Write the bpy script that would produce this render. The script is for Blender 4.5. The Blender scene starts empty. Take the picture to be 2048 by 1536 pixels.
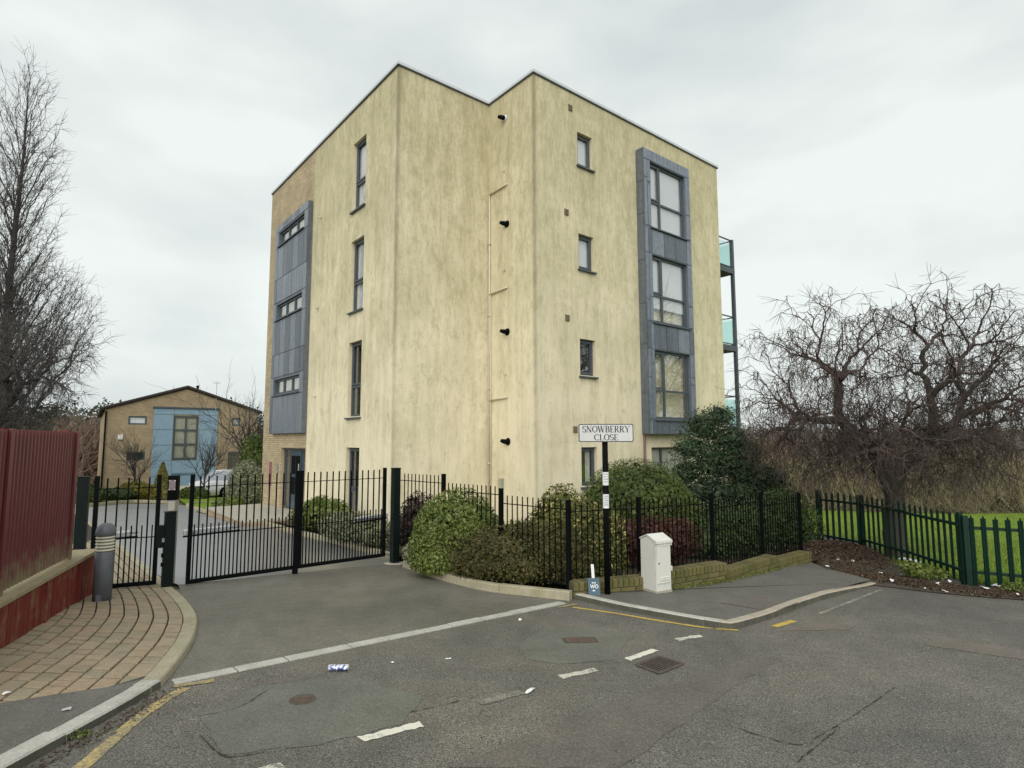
import bpy, math, random
import numpy as np
from mathutils import Vector, Matrix
random.seed(7)
rng = np.random.default_rng(7)
SC = bpy.context.scene
COL = SC.collection

# ------------------------------------------------------------------ camera, sky, sun, exposure
FPX, PITCH, ROLL, EYE = 1173.2, .0966, -.0023, 1.62
cd = bpy.data.cameras.new('camera'); cam = bpy.data.objects.new('camera', cd); COL.objects.link(cam)
cd.sensor_width = 36; cd.lens = 36 * FPX / 2048; cd.clip_start = .05; cd.clip_end = 3000
cam.location = (0, 0, EYE)
cam.matrix_world = Matrix.Translation((0, 0, EYE)) @ Matrix.Rotation(math.pi / 2 + PITCH, 4, 'X') @ Matrix.Rotation(ROLL, 4, 'Z')
SC.camera = cam

SUN_EL, SUN_AZ = math.radians(36), math.radians(188)      # azimuth clockwise from +Y (north)
world = bpy.data.worlds.new('World'); SC.world = world; world.use_nodes = True
wn, wl = world.node_tree.nodes, world.node_tree.links
wn.clear()
w_out = wn.new('ShaderNodeOutputWorld'); w_bg = wn.new('ShaderNodeBackground')
w_sky = wn.new('ShaderNodeTexSky'); w_sky.sky_type = 'NISHITA'; w_sky.sun_disc = False
w_sky.sun_elevation = SUN_EL; w_sky.sun_rotation = SUN_AZ
w_tc = wn.new('ShaderNodeTexCoord'); w_map = wn.new('ShaderNodeMapping'); w_map.inputs['Scale'].default_value = (1.0, 1.0, 2.6)
w_n = wn.new('ShaderNodeTexNoise'); w_n.inputs['Scale'].default_value = 1.7; w_n.inputs['Detail'].default_value = 5; w_n.inputs['Roughness'].default_value = .5
w_r = wn.new('ShaderNodeValToRGB')
w_r.color_ramp.elements[0].position = .36; w_r.color_ramp.elements[0].color = (4.05, 4.38, 4.42, 1)
w_r.color_ramp.elements[1].position = .60; w_r.color_ramp.elements[1].color = (5.45, 5.80, 5.60, 1)
w_mix = wn.new('ShaderNodeMixRGB'); w_mix.inputs[0].default_value = .97
w_bg.inputs['Strength'].default_value = .1
wl.new(w_tc.outputs['Generated'], w_map.inputs['Vector']); wl.new(w_map.outputs[0], w_n.inputs['Vector'])
wl.new(w_n.outputs['Fac'], w_r.inputs[0]); wl.new(w_sky.outputs[0], w_mix.inputs[1]); wl.new(w_r.outputs[0], w_mix.inputs[2])
wl.new(w_mix.outputs[0], w_bg.inputs['Color']); wl.new(w_bg.outputs[0], w_out.inputs['Surface'])

sd = bpy.data.lights.new('sun', 'SUN'); sd.energy = 1.5; sd.angle = math.radians(70); sd.color = (1.0, .97, .92)
sun = bpy.data.objects.new('sun', sd); COL.objects.link(sun)
sdir = Vector((math.sin(SUN_AZ) * math.cos(SUN_EL), math.cos(SUN_AZ) * math.cos(SUN_EL), math.sin(SUN_EL)))
sun.rotation_euler = sdir.to_track_quat('Z', 'Y').to_euler(); sun.location = sdir * 60
vs = SC.view_settings
vs.view_transform = 'Standard'; vs.look = 'None'; vs.gamma = 1; vs.use_curve_mapping = False; vs.exposure = 0.70
SC.cycles.max_bounces = 8; SC.cycles.transparent_max_bounces = 16; SC.cycles.use_denoising = True

# ------------------------------------------------------------------ pixels of the photograph (2048 x 1536) to places
SA, SB = .05, .015                                          # the street falls away from the camera and to the right
def soft(v, a, b):                                          # linear up to a, levelling off over b
    s = 1 if v >= 0 else -1; v = abs(v)
    return s * (v if v < a else a + b * (1 - math.exp(-(v - a) / b)))
def gz(x, y): return -SA * soft(y, 48, 25) - SB * soft(x, 40, 20)
def ray(px, py):
    u, v = px - 1024, py - 768; c, s = math.cos(ROLL), math.sin(ROLL)
    u, v = c * u + s * v, -s * u + c * v
    x, z = u / FPX, -v / FPX
    return (x, math.cos(PITCH) - z * math.sin(PITCH), math.sin(PITCH) + z * math.cos(PITCH))
def G(px, py, h=0.0):                                       # point where the pixel's ray meets the sloping ground (+h)
    d = ray(px, py); t = (EYE - h) / -(d[2] + SA * d[1] + SB * d[0])
    return Vector((t * d[0], t * d[1], EYE + t * d[2]))
def D(px, py, y):                                           # point on the pixel's ray at depth y
    d = ray(px, py); t = y / d[1]
    return Vector((t * d[0], y, EYE + t * d[2]))
def onwall(px, py, P, Q):                                   # (distance along P->Q, height)
    d = ray(px, py); dx, dy = Q[0] - P[0], Q[1] - P[1]; L = math.hypot(dx, dy); dx /= L; dy /= L
    det = -d[0] * dy + dx * d[1]
    t = (-P[0] * dy + dx * P[1]) / det
    s = (d[0] * P[1] - d[1] * P[0]) / det
    return s, EYE + t * d[2]

# ------------------------------------------------------------------ scene helpers
def wm(o):
    m = Matrix.Translation(o.location) @ o.rotation_euler.to_matrix().to_4x4()
    return wm(o.parent) @ m if o.parent else m
def tag(o, label=None, cat=None, group=None, kind=None):
    if label: o['label'] = label
    if cat: o['category'] = cat
    if group: o['group'] = group
    if kind: o['kind'] = kind
    return o
def thing(name, label, cat, loc=(0, 0, 0), rz=0, group=None):
    o = bpy.data.objects.new(name, None); COL.objects.link(o); o.empty_display_size = .2
    o.location = loc; o.rotation_euler = (0, 0, rz)
    return tag(o, label, cat, group)
def setting(name, loc=(0, 0, 0)):
    o = bpy.data.objects.new(name, None); COL.objects.link(o); o.location = loc; o['kind'] = 'structure'
    return o
def link(name, me, parent=None, loc=None, rot=None):        # shared-data piece, world position
    o = bpy.data.objects.new(name, me); COL.objects.link(o)
    m = Matrix.Translation(loc if loc is not None else (0, 0, 0))
    if rot is not None: m = m @ (rot if isinstance(rot, Matrix) else Matrix.Rotation(rot, 4, 'Z'))
    if parent: o.parent = parent; m = wm(parent).inverted() @ m
    o.location = m.to_translation(); o.rotation_euler = m.to_euler()
    return o
def copy_tree(o, parent=None):
    c = o.copy(); COL.objects.link(c); c.parent = parent
    for ch in o.children: copy_tree(ch, c)
    return c

class MB:
    def __init__(s): s.v = []; s.f = []; s.mi = []
    def add(s, vs_, fs, mi=0):
        n = len(s.v); s.v += [tuple(p) for p in vs_]; s.f += [tuple(i + n for i in f) for f in fs]; s.mi += [mi] * len(fs); return s
    def hexa(s, b, t, mi=0):                                # 4 bottom corners, 4 top corners (ccw from above)
        return s.add(list(b) + list(t), [(3, 2, 1, 0), (4, 5, 6, 7), (0, 1, 5, 4), (1, 2, 6, 5), (2, 3, 7, 6), (3, 0, 4, 7)], mi)
    def box(s, c, size, rz=0, mi=0):
        ca, sa = math.cos(rz), math.sin(rz); hx, hy, hz = size[0] / 2, size[1] / 2, size[2] / 2
        q = [(-hx, -hy), (hx, -hy), (hx, hy), (-hx, hy)]
        q = [(c[0] + x * ca - y * sa, c[1] + x * sa + y * ca) for x, y in q]
        return s.hexa([(x, y, c[2] - hz) for x, y in q], [(x, y, c[2] + hz) for x, y in q], mi)
    def bar(s, p, q, w, h, mi=0, up=(0, 0, 1)):             # rectangular bar between two points
        p, q = Vector(p), Vector(q); d = (q - p).normalized(); r = d.cross(Vector(up))
        if r.length < 1e-4: r = d.cross(Vector((1, 0, 0)))
        r.normalize(); u = r.cross(d); r *= w / 2; u *= h / 2
        return s.hexa([p - r - u, q - r - u, q + r - u, p + r - u], [p - r + u, q - r + u, q + r + u, p + r + u], mi)
    def tube(s, pts, rad, n=8, cap=True, mi=0):
        pts = [Vector(p) for p in pts]
        if not hasattr(rad, '__len__'): rad = [rad] * len(pts)
        base = len(s.v); rx = None
        for i, p in enumerate(pts):
            d = (pts[min(i + 1, len(pts) - 1)] - pts[max(i - 1, 0)]).normalized()
            if rx is None:
                rx = d.cross(Vector((0, 0, 1)))
                if rx.length < .05: rx = Vector((1, 0, 0))
            rx = (rx - d * rx.dot(d)).normalized(); ry = d.cross(rx)
            for k in range(n):
                a = 2 * math.pi * k / n; s.v.append(tuple(p + (rx * math.cos(a) + ry * math.sin(a)) * rad[i]))
        for i in range(len(pts) - 1):
            for k in range(n):
                a = base + i * n + k; b = base + i * n + (k + 1) % n
                s.f.append((a, b, b + n, a + n)); s.mi.append(mi)
        if cap:
            s.f.append(tuple(base + k for k in reversed(range(n)))); s.mi.append(mi)
            e = base + (len(pts) - 1) * n; s.f.append(tuple(e + k for k in range(n))); s.mi.append(mi)
        return s
    def lathe(s, prof, c, n=20, mi=0):                      # (radius, z) profile round a vertical axis
        base = len(s.v)
        for r, z in prof:
            for k in range(n):
                a = 2 * math.pi * k / n; s.v.append((c[0] + r * math.cos(a), c[1] + r * math.sin(a), c[2] + z))
        for i in range(len(prof) - 1):
            for k in range(n):
                a = base + i * n + k; b = base + i * n + (k + 1) % n
                s.f.append((a, b, b + n, a + n)); s.mi.append(mi)
        s.f.append(tuple(base + k for k in reversed(range(n)))); s.mi.append(mi)
        e = base + (len(prof) - 1) * n; s.f.append(tuple(e + k for k in range(n))); s.mi.append(mi)
        return s
    def mesh(s, name, mats, smooth=False, inv=None):
        me = bpy.data.meshes.new(name)
        v = s.v if inv is None else [tuple(inv @ Vector(p)) for p in s.v]
        me.from_pydata(v, [], s.f)
        for m in (mats if isinstance(mats, (list, tuple)) else [mats]): me.materials.append(m)
        if any(s.mi): me.polygons.foreach_set('material_index', s.mi)
        if smooth: me.polygons.foreach_set('use_smooth', [True] * len(s.f))
        me.update(); return me
    def build(s, name, mats, parent=None, smooth=False, bevel=0):
        inv = wm(parent).inverted() if parent else None
        o = bpy.data.objects.new(name, s.mesh(name, mats, smooth, inv)); COL.objects.link(o)
        if parent: o.parent = parent
        if bevel:
            b = o.modifiers.new('bevel', 'BEVEL'); b.width = bevel; b.segments = 2; b.limit_method = 'ANGLE'
        return o
def rawmesh(name, verts, faces, mat, parent=None, k=4, smooth=False):   # numpy arrays -> object
    me = bpy.data.meshes.new(name)
    nv, nf = len(verts), len(faces)
    if parent is not None:
        inv = np.array(wm(parent).inverted()); verts = verts @ inv[:3, :3].T + inv[:3, 3]
    me.vertices.add(nv); me.vertices.foreach_set('co', np.ascontiguousarray(verts, np.float32).ravel())
    me.loops.add(nf * k); me.loops.foreach_set('vertex_index', np.ascontiguousarray(faces, np.int32).ravel())
    me.polygons.add(nf); me.polygons.foreach_set('loop_start', np.arange(nf, dtype=np.int32) * k)
    me.update(calc_edges=True)
    if smooth: me.polygons.foreach_set('use_smooth', [True] * nf)
    me.materials.append(mat)
    o = bpy.data.objects.new(name, me); COL.objects.link(o)
    if parent is not None: o.parent = parent
    return o

# ------------------------------------------------------------------ materials
MATS = {}
class NT:
    def __init__(s, name):
        s.m = bpy.data.materials.new(name); s.m.use_nodes = True; s.n = s.m.node_tree.nodes; s.l = s.m.node_tree.links
        s.p = s.n['Principled BSDF']; MATS[name] = s.m
        s.tc = s.n.new('ShaderNodeTexCoord')
    def coord(s, scale=(1, 1, 1), out='Object', rot=(0, 0, 0)):
        mp = s.n.new('ShaderNodeMapping'); mp.inputs['Scale'].default_value = scale; mp.inputs['Rotation'].default_value = rot
        s.l.new(s.tc.outputs[out], mp.inputs['Vector']); return mp.outputs[0]
    def noise(s, scale, detail=4, rough=.55, vec=None, sc=(1, 1, 1)):
        t = s.n.new('ShaderNodeTexNoise'); t.inputs['Scale'].default_value = scale; t.inputs['Detail'].default_value = detail; t.inputs['Roughness'].default_value = rough
        s.l.new(vec or s.coord(sc), t.inputs['Vector']); return t.outputs['Fac']
    def ramp(s, fac, stops):
        r = s.n.new('ShaderNodeValToRGB'); e = r.color_ramp.elements
        while len(e) < len(stops): e.new(.5)
        for i, (p, c) in enumerate(stops):
            e[i].position = p; e[i].color = (c, c, c, 1) if not hasattr(c, '__len__') else (*c, 1)
        s.l.new(fac, r.inputs[0]); return r.outputs[0]
    def mix(s, fac, a, b, mode='MIX'):
        m = s.n.new('ShaderNodeMixRGB'); m.blend_type = mode
        for i, x in ((0, fac), (1, a), (2, b)):
            if hasattr(x, 'links') or hasattr(x, 'is_linked'): s.l.new(x, m.inputs[i])
            elif i == 0: m.inputs[0].default_value = x
            else: m.inputs[i].default_value = (*x, 1)
        return m.outputs[0]
    def math(s, op, a, b=0.5):
        m = s.n.new('ShaderNodeMath'); m.operation = op
        for i, x in ((0, a), (1, b)):
            if hasattr(x, 'is_linked'): s.l.new(x, m.inputs[i])
            else: m.inputs[i].default_value = x
        return m.outputs[0]
    def set(s, col=None, rough=None, metal=None, bump=None, bs=.3, bd=.01, spec=None):
        for key, x in (('Base Color', col), ('Roughness', rough), ('Metallic', metal), ('Specular IOR Level', spec)):
            if x is None: continue
            if hasattr(x, 'is_linked'): s.l.new(x, s.p.inputs[key])
            else: s.p.inputs[key].default_value = (*x, 1) if hasattr(x, '__len__') else x
        if bump is not None:
            b = s.n.new('ShaderNodeBump'); b.inputs['Strength'].default_value = bs; b.inputs['Distance'].default_value = bd
            s.l.new(bump, b.inputs['Height']); s.l.new(b.outputs[0], s.p.inputs['Normal'])
        return s.m
def plain(name, col, rough=.6, metal=0, var=.12, scale=8, spec=None):
    t = NT(name); n = t.noise(scale, 5)
    c = t.mix(t.ramp(n, [(.3, 0.), (.7, 1.)]), tuple(x * (1 - var) for x in col), tuple(min(1, x * (1 + var)) for x in col))
    return t.set(c, rough, metal, spec=spec)
def island(name, cols, rough=.55, trans=None, scale=.9, dark=.75):     # each leaf / twig its own shade
    t = NT(name); g = t.n.new('ShaderNodeNewGeometry')
    st = [(i / max(1, len(cols) - 1), c) for i, c in enumerate(cols)]
    c = t.ramp(g.outputs['Random Per Island'], st)
    n = t.ramp(t.noise(scale, 3), [(.35, dark), (.65, 1.15)])
    t.set(t.mix(1, c, n, 'MULTIPLY'), rough, spec=.3)
    return t.m

def asphalt(name, base, warm, rough=(.55, .8), speck=.5, patch=None, bs=.5):
    t = NT(name)
    big = t.noise(.45, 7, .65); mid = t.noise(3.5, 5, .6); ag = t.noise(110, 3, .7); ag2 = t.noise(45, 3, .65)
    c = t.mix(t.ramp(big, [(.35, 0.), (.65, 1.)]), base, warm)
    c = t.mix(1, c, t.ramp(mid, [(.25, .82), (.75, 1.15)]), 'MULTIPLY')
    c = t.mix(1, c, t.ramp(ag, [(.30, 1 - speck), (.52, 1.), (.72, 1 + speck * 1.5)]), 'MULTIPLY')
    c = t.mix(1, c, t.ramp(ag2, [(.30, .78), (.55, 1.), (.75, 1.3)]), 'MULTIPLY')
    # pale chippings
    vo = t.n.new('ShaderNodeTexVoronoi'); vo.inputs['Scale'].default_value = 26; t.l.new(t.coord(), vo.inputs['Vector'])
    c = t.mix(t.ramp(vo.outputs['Distance'], [(.05, .55), (.11, 0.)]), c, tuple(min(.6, x * 3.2) for x in base))
    r = t.ramp(t.noise(.8, 4), [(.35, rough[0]), (.65, rough[1])])
    return t.set(c, r, bump=ag2 if bs else None, bs=bs, bd=.006, spec=.4 if bs else 1.0)
M_road = asphalt('asphalt_road', (.108, .104, .090), (.170, .154, .128), speck=1.0)
M_apron = asphalt('asphalt_apron', (.108, .102, .082), (.180, .168, .138), (.5, .75), .5)
M_drive = asphalt('asphalt_wet_drive', (.15, .15, .155), (.19, .19, .19), (.32, .46), .2, bs=0)
M_drive.node_tree.nodes['Principled BSDF'].inputs['Coat Weight'].default_value = .6; M_drive.node_tree.nodes['Principled BSDF'].inputs['Coat Roughness'].default_value = .35   # standing water film
M_foot = asphalt('asphalt_footway', (.118, .115, .100), (.15, .14, .12), (.6, .8), .45)
M_patch = asphalt('asphalt_patch_brown', (.150, .128, .108), (.170, .146, .120), (.6, .8), .4)
M_patch2 = asphalt('asphalt_patch_dark', (.118, .106, .092), (.148, .130, .110), (.6, .8), .55)
M_patch3 = asphalt('asphalt_patch_green', (.122, .125, .106), (.15, .148, .122), (.5, .75), .45)

def stone(name, a, b, moss=(.16, .15, .06), mossf=.25, scale=6):
    t = NT(name); n = t.noise(scale, 6, .65); f = t.noise(70, 3, .7)
    c = t.mix(t.ramp(n, [(.3, 0.), (.7, 1.)]), a, b)
    c = t.mix(1, c, t.ramp(f, [(.3, .75), (.7, 1.2)]), 'MULTIPLY')
    m = t.ramp(t.noise(2.2, 5, .7), [(.5, 0.), (.75, mossf)])
    return t.set(t.mix(m, c, moss), .8, bump=f, bs=.3, bd=.004)
M_granite = stone('granite_kerb', (.36, .35, .31), (.50, .48, .43))
M_kerb = stone('concrete_kerb', (.30, .27, .185), (.40, .36, .255), (.20, .18, .06), .6)
M_kface = stone('dirty_shaded_kerb_face', (.05, .05, .038), (.10, .095, .075), (.09, .10, .035), .6)  # kerb fronts: dirt, with the upright face's shade painted into the colour
M_kerbr = stone('granite_kerb_brown', (.34, .29, .23), (.46, .40, .32))
M_paver = []
for i, (a, b) in enumerate([((.27, .215, .14), (.35, .28, .19)), ((.255, .215, .145), (.33, .275, .19)), ((.285, .215, .14), (.36, .275, .185)), ((.245, .21, .14), (.315, .265, .18)), ((.30, .235, .155), (.37, .295, .20))]):
    M_paver.append(stone('block_paver_%s' % 'abcde'[i], a, b, (.15, .13, .06), .5, 9))
M_joint = plain('mossy_joint', (.028, .024, .012), .9, var=.4, scale=30)
M_slab = stone('concrete_slab', (.34, .31, .25), (.44, .41, .34))

def paint(name, col, wear=.5, lo=.42, hi=.58):
    t = NT(name); n = t.noise(60, 4, .75); n2 = t.noise(6, 4, .6)
    f = t.ramp(t.math('ADD', t.math('MULTIPLY', n, .6), t.math('MULTIPLY', n2, .4)), [(lo, 0.), (hi, 1.)])
    return t.set(t.mix(f, (.13, .125, .11), col), .7)
M_yellow = paint('worn_yellow_paint', (.46, .35, .13), lo=.42, hi=.56)
M_yellow2 = paint('bright_yellow_paint', (.52, .36, .07), lo=.36, hi=.50)
M_white = paint('worn_white_paint', (.60, .57, .47), lo=.42, hi=.53)
M_faint = paint('faint_cream_paint', (.42, .38, .28), lo=.47, hi=.60)
M_whites = paint('fresh_white_paint', (.68, .65, .55), lo=.34, hi=.46)

# rendered wall: cream with streaked algae, heavier near the top
def render_wall():
    t = NT('stained_cream_render')
    sep = t.n.new('ShaderNodeSeparateXYZ'); t.l.new(t.tc.outputs['Object'], sep.inputs[0]); z = sep.outputs[2]
    zf = t.math('MULTIPLY', t.math('ADD', z, 1.0), 1 / 12.)                     # 0 at the ground, 1 at the coping
    streak = t.noise(1.0, 8, .72, t.coord((3.2, 3.2, .42)))
    fine = t.noise(1.0, 8, .78, t.coord((13, 13, 3.0)))
    blot = t.noise(.6, 8, .7)
    grit = t.noise(60, 4, .75)
    base = t.mix(t.ramp(blot, [(.3, 0.), (.7, 1.)]), (.785, .70, .495), (.835, .76, .565))
    amt = t.math('ADD', t.math('MULTIPLY', streak, .45), t.math('MULTIPLY', blot, .55))
    amt = t.math('ADD', t.math('SUBTRACT', amt, .045), t.math('MULTIPLY', zf, .21))
    g = t.ramp(amt, [(.45, 0.), (.57, .40), (.72, .75)])
    c = t.mix(g, base, (.46, .410, .235))
    mott = t.noise(1.0, 8, .8, t.coord((2.6, 2.6, 1.7)))
    c = t.mix(t.ramp(t.math('ADD', mott, t.math('MULTIPLY', zf, .10)), [(.55, 0.), (.64, .32), (.74, .55)]), c, (.37, .335, .185))
    d = t.ramp(t.math('ADD', t.math('ADD', t.math('MULTIPLY', fine, .62), t.math('MULTIPLY', streak, .2)), t.math('MULTIPLY', zf, .10)), [(.46, 0.), (.56, .35), (.66, .75)])
    c = t.mix(d, c, (.30, .265, .155))
    for (cx_, cy_) in ((0, 0), (-2.856, 1.908)):                                # algae lines down the outer corner beads
        cmb = t.n.new('ShaderNodeCombineXYZ'); t.l.new(t.math('SUBTRACT', sep.outputs[0], cx_), cmb.inputs[0]); t.l.new(t.math('SUBTRACT', sep.outputs[1], cy_), cmb.inputs[1])
        ln = t.n.new('ShaderNodeVectorMath'); ln.operation = 'LENGTH'; t.l.new(cmb.outputs[0], ln.inputs[0])
        e = t.math('MULTIPLY', t.ramp(ln.outputs['Value'], [(.02, .75), (.11, 0.)]), t.ramp(t.math('ADD', t.math('MULTIPLY', blot, .8), t.math('MULTIPLY', zf, .35)), [(.30, .12), (.70, .85)]))
        c = t.mix(e, c, (.22, .195, .125))
    c = t.mix(1, c, t.ramp(grit, [(.3, .88), (.7, 1.10)]), 'MULTIPLY')
    return t.set(c, .9, bump=grit, bs=.25, bd=.006, spec=.2)
M_render = render_wall()
M_rendclean = plain('cream_render_reveal', (.66, .58, .40), .9, var=.08)
def brick(name, a, b, mortar, bw=.225, rh=.075, horiz=False):
    t = NT(name); bt = t.n.new('ShaderNodeTexBrick')
    sep = t.n.new('ShaderNodeSeparateXYZ'); t.l.new(t.tc.outputs['Object'], sep.inputs[0])
    cb = t.n.new('ShaderNodeCombineXYZ')
    t.l.new(t.math('ADD', sep.outputs[0], sep.outputs[1]), cb.inputs[0]); t.l.new(sep.outputs[2], cb.inputs[1])
    t.l.new(cb.outputs[0], bt.inputs['Vector'])
    bt.inputs['Color1'].default_value = (*a, 1); bt.inputs['Color2'].default_value = (*b, 1); bt.inputs['Mortar'].default_value = (*mortar, 1)
    bt.inputs['Scale'].default_value = 1; bt.inputs['Brick Width'].default_value = bw; bt.inputs['Row Height'].default_value = rh; bt.inputs['Mortar Size'].default_value = .009
    n = t.ramp(t.noise(1.3, 5), [(.3, .8), (.7, 1.12)])
    return t.set(t.mix(1, bt.outputs['Color'], n, 'MULTIPLY'), .9, bump=bt.outputs['Fac'], bs=.4, bd=-.008)
M_buff = brick('buff_brick', (.40, .315, .19), (.52, .42, .265), (.29, .235, .155))
M_buff2 = brick('tan_brick', (.34, .255, .155), (.42, .325, .205), (.30, .235, .155))

def zinc(name, a, b):
    t = NT(name); n = t.noise(1.0, 5, .65, t.coord((3.5, 3.5, .5))); n2 = t.noise(9, 4, .6); st = t.noise(1.0, 4, .6, t.coord((7, 7, .3)))
    c = t.mix(t.ramp(n, [(.3, 0.), (.7, 1.)]), a, b)
    c = t.mix(t.ramp(st, [(.60, 0.), (.74, .55)]), c, (.33, .32, .31))
    c = t.mix(1, c, t.ramp(n2, [(.3, .82), (.7, 1.12)]), 'MULTIPLY')
    return t.set(c, .42, .35)
M_zinc = zinc('weathered_zinc', (.165, .195, .235), (.27, .30, .345))
M_zincd = zinc('dark_zinc', (.105, .125, .150), (.17, .195, .225))
M_frame = plain('dark_grey_frame', (.062, .078, .088), .45, var=.08)
M_coping = plain('pale_metal_coping', (.62, .63, .64), .4, .3, var=.05)
M_dark = plain('dark_interior', (.006, .006, .006), .9, spec=.1)
M_blind = plain('pale_blind', (.70, .68, .68), .9, var=.04, scale=2)
M_curtain = plain('cream_curtain', (.55, .53, .46), .9, var=.12, scale=3)
M_teal = plain('teal_door', (.045, .075, .10), .35)
M_cblind = plain('cream_blind', (.52, .49, .40), .9, var=.05, scale=2)
def glass(name, ior=1.5, tint=(.97, .985, .985), rough=.015):
    t = NT(name); n, l = t.n, t.l; n.remove(t.p)
    out = [x for x in n if x.type == 'OUTPUT_MATERIAL'][0]
    lw = n.new('ShaderNodeLayerWeight'); lw.inputs['Blend'].default_value = .5
    f0 = ior - 1.4                                              # reflectance at normal incidence, rising to 1 at grazing
    tr = n.new('ShaderNodeBsdfTransparent'); tr.inputs['Color'].default_value = (*tint, 1)
    gl = n.new('ShaderNodeBsdfGlossy'); gl.inputs['Roughness'].default_value = rough; gl.inputs['Color'].default_value = (.95, .97, 1, 1)
    bp = n.new('ShaderNodeBump'); bp.inputs['Strength'].default_value = .02; bp.inputs['Distance'].default_value = .05
    l.new(t.noise(1.1, 2), bp.inputs['Height']); l.new(bp.outputs[0], gl.inputs['Normal'])
    mx = n.new('ShaderNodeMixShader'); l.new(t.math('ADD', t.math('MULTIPLY', t.math('POWER', lw.outputs['Facing'], 5.0), 1 - f0), f0), mx.inputs[0]); l.new(tr.outputs[0], mx.inputs[1]); l.new(gl.outputs[0], mx.inputs[2])
    l.new(mx.outputs[0], out.inputs[0]); return t.m
M_glass = glass('window_glass', 1.53)
M_bglass = glass('balcony_glass', 1.5, (.84, .955, .935))

M_green = plain('dark_green_metal', (.005, .010, .009), .5, var=.2, spec=.15)
M_black = plain('black_metal', (.004, .0045, .005), .65, var=.2, spec=.06)
M_pal = plain('green_palisade_paint', (.002, .021, .013), .5, var=.2, spec=.3)
M_red = None
def redpaint(name, a, b, fade):
    t = NT(name); sep = t.n.new('ShaderNodeSeparateXYZ'); t.l.new(t.tc.outputs['Object'], sep.inputs[0])
    n = t.noise(1.0, 5, .65, t.coord((9, 9, .7))); n2 = t.noise(5, 6, .7)
    c = t.mix(t.ramp(n, [(.3, 0.), (.7, 1.)]), a, b)
    m = t.ramp(t.math('ADD', t.math('MULTIPLY', n2, .5), t.math('MULTIPLY', n, .5)), fade)
    c = t.mix(m, c, (.27, .225, .12))
    return t.set(c, .7, bump=n2, bs=.2, bd=.004, spec=.3)
def redsheet():
    t = NT('red_corrugated_steel'); sep = t.n.new('ShaderNodeSeparateXYZ'); t.l.new(t.tc.outputs['Object'], sep.inputs[0])
    n = t.noise(1.0, 5, .65, t.coord((8, 8, .8))); n2 = t.noise(7, 6, .7)
    c = t.mix(t.ramp(n, [(.3, 0.), (.7, 1.)]), (.120, .021, .026), (.165, .030, .036))
    foot = t.math('SUBTRACT', t.math('MULTIPLY', n2, .75), sep.outputs[2])      # splash dirt along the bottom edge (z = 0 at the coping)
    c = t.mix(t.ramp(foot, [(.10, 0.), (.38, .8)]), c, (.25, .22, .12))
    return t.set(c, .45, bump=n2, bs=.08, bd=.003)
M_sheet = redsheet()
M_board = redpaint('red_timber_board', (.145, .022, .018), (.205, .032, .024), [(.50, 0.), (.66, .75)])
M_timber = stone('weathered_timber_cap', (.27, .225, .13), (.36, .30, .185))
M_bollard = plain('grey_bollard_paint', (.115, .125, .14), .45, var=.15)
M_lamp = plain('cream_louvre', (.60, .57, .46), .4, var=.06)
M_steel = plain('grey_steel', (.34, .34, .33), .4, .4)
M_opener = plain('opener_silver', (.68, .69, .70), .35, .2)
M_cab = None
def cabpaint():
    t = NT('off_white_cabinet_paint'); n = t.noise(4, 6, .7); n2 = t.noise(1., 4, .6, t.coord((12, 12, 1.5)))
    c = t.mix(t.ramp(n, [(.5, 0.), (.75, .35)]), (.64, .63, .58), (.42, .40, .32))
    c = t.mix(t.ramp(n2, [(.58, 0.), (.75, .4)]), c, (.40, .38, .30))
    return t.set(c, .5)
M_cab = cabpaint()
M_sign = plain('sign_white', (.58, .58, .57), .5, var=.05)
M_ink = plain('sign_black', (.012, .012, .014), .5)
M_paper = plain('paper_white', (.75, .75, .74), .7, var=.05)
M_print = plain('grey_print', (.35, .36, .37), .7)
M_bluesign = plain('blue_sign_board', (.055, .11, .16), .5, var=.15)
M_canblue = None
M_rust = stone('rusty_iron', (.085, .058, .042), (.125, .085, .062), (.06, .055, .03), .4, 20)
M_iron = stone('dark_iron', (.065, .05, .04), (.10, .08, .062), (.05, .05, .03), .3, 20)
M_soil = stone('dark_soil', (.045, .035, .024), (.075, .058, .038), (.06, .06, .025), .4, 9)
M_mulch = stone('bark_mulch', (.035, .027, .018), (.06, .046, .03), (.045, .05, .02), .4, 20)
M_mossy = []
for i, (a, b) in enumerate([((.11, .095, .034), (.165, .135, .05)), ((.085, .076, .03), (.13, .11, .042)), ((.125, .10, .045), (.17, .135, .058)), ((.075, .072, .025), (.12, .105, .036))]):
    M_mossy.append(stone('mossy_brick_%s' % 'abcd'[i], a, b, (.14, .15, .025), .6, 12))
M_mortar = plain('dirty_mortar', (.075, .068, .035), .95, var=.3, scale=20)

def grassmat(name, a, b, c3):
    t = NT(name); n = t.noise(.35, 4); f = t.noise(28, 4, .7); m = t.noise(2.5, 4)
    c = t.mix(t.ramp(n, [(.35, 0.), (.65, 1.)]), a, b)
    c = t.mix(t.ramp(m, [(.5, 0.), (.75, .5)]), c, c3)
    c = t.mix(1, c, t.ramp(f, [(.3, .65), (.7, 1.25)]), 'MULTIPLY')
    return t.set(c, .9, bump=f, bs=.6, bd=.03, spec=.1)
M_lawn = grassmat('lawn_grass', (.150, .225, .022), (.185, .265, .032), (.20, .22, .05))
M_field = grassmat('rough_grass', (.10, .11, .035), (.13, .12, .05), (.14, .11, .06))
M_blade = island('grass_blades', [(.11, .19, .02), (.17, .26, .03), (.22, .27, .06)])
M_bark = stone('grey_brown_bark', (.036, .029, .023), (.062, .050, .039), (.05, .055, .028), .5, 12)
M_bark2 = stone('dark_bark', (.032, .027, .025), (.055, .048, .044), (.045, .05, .03), .4, 12)
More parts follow.
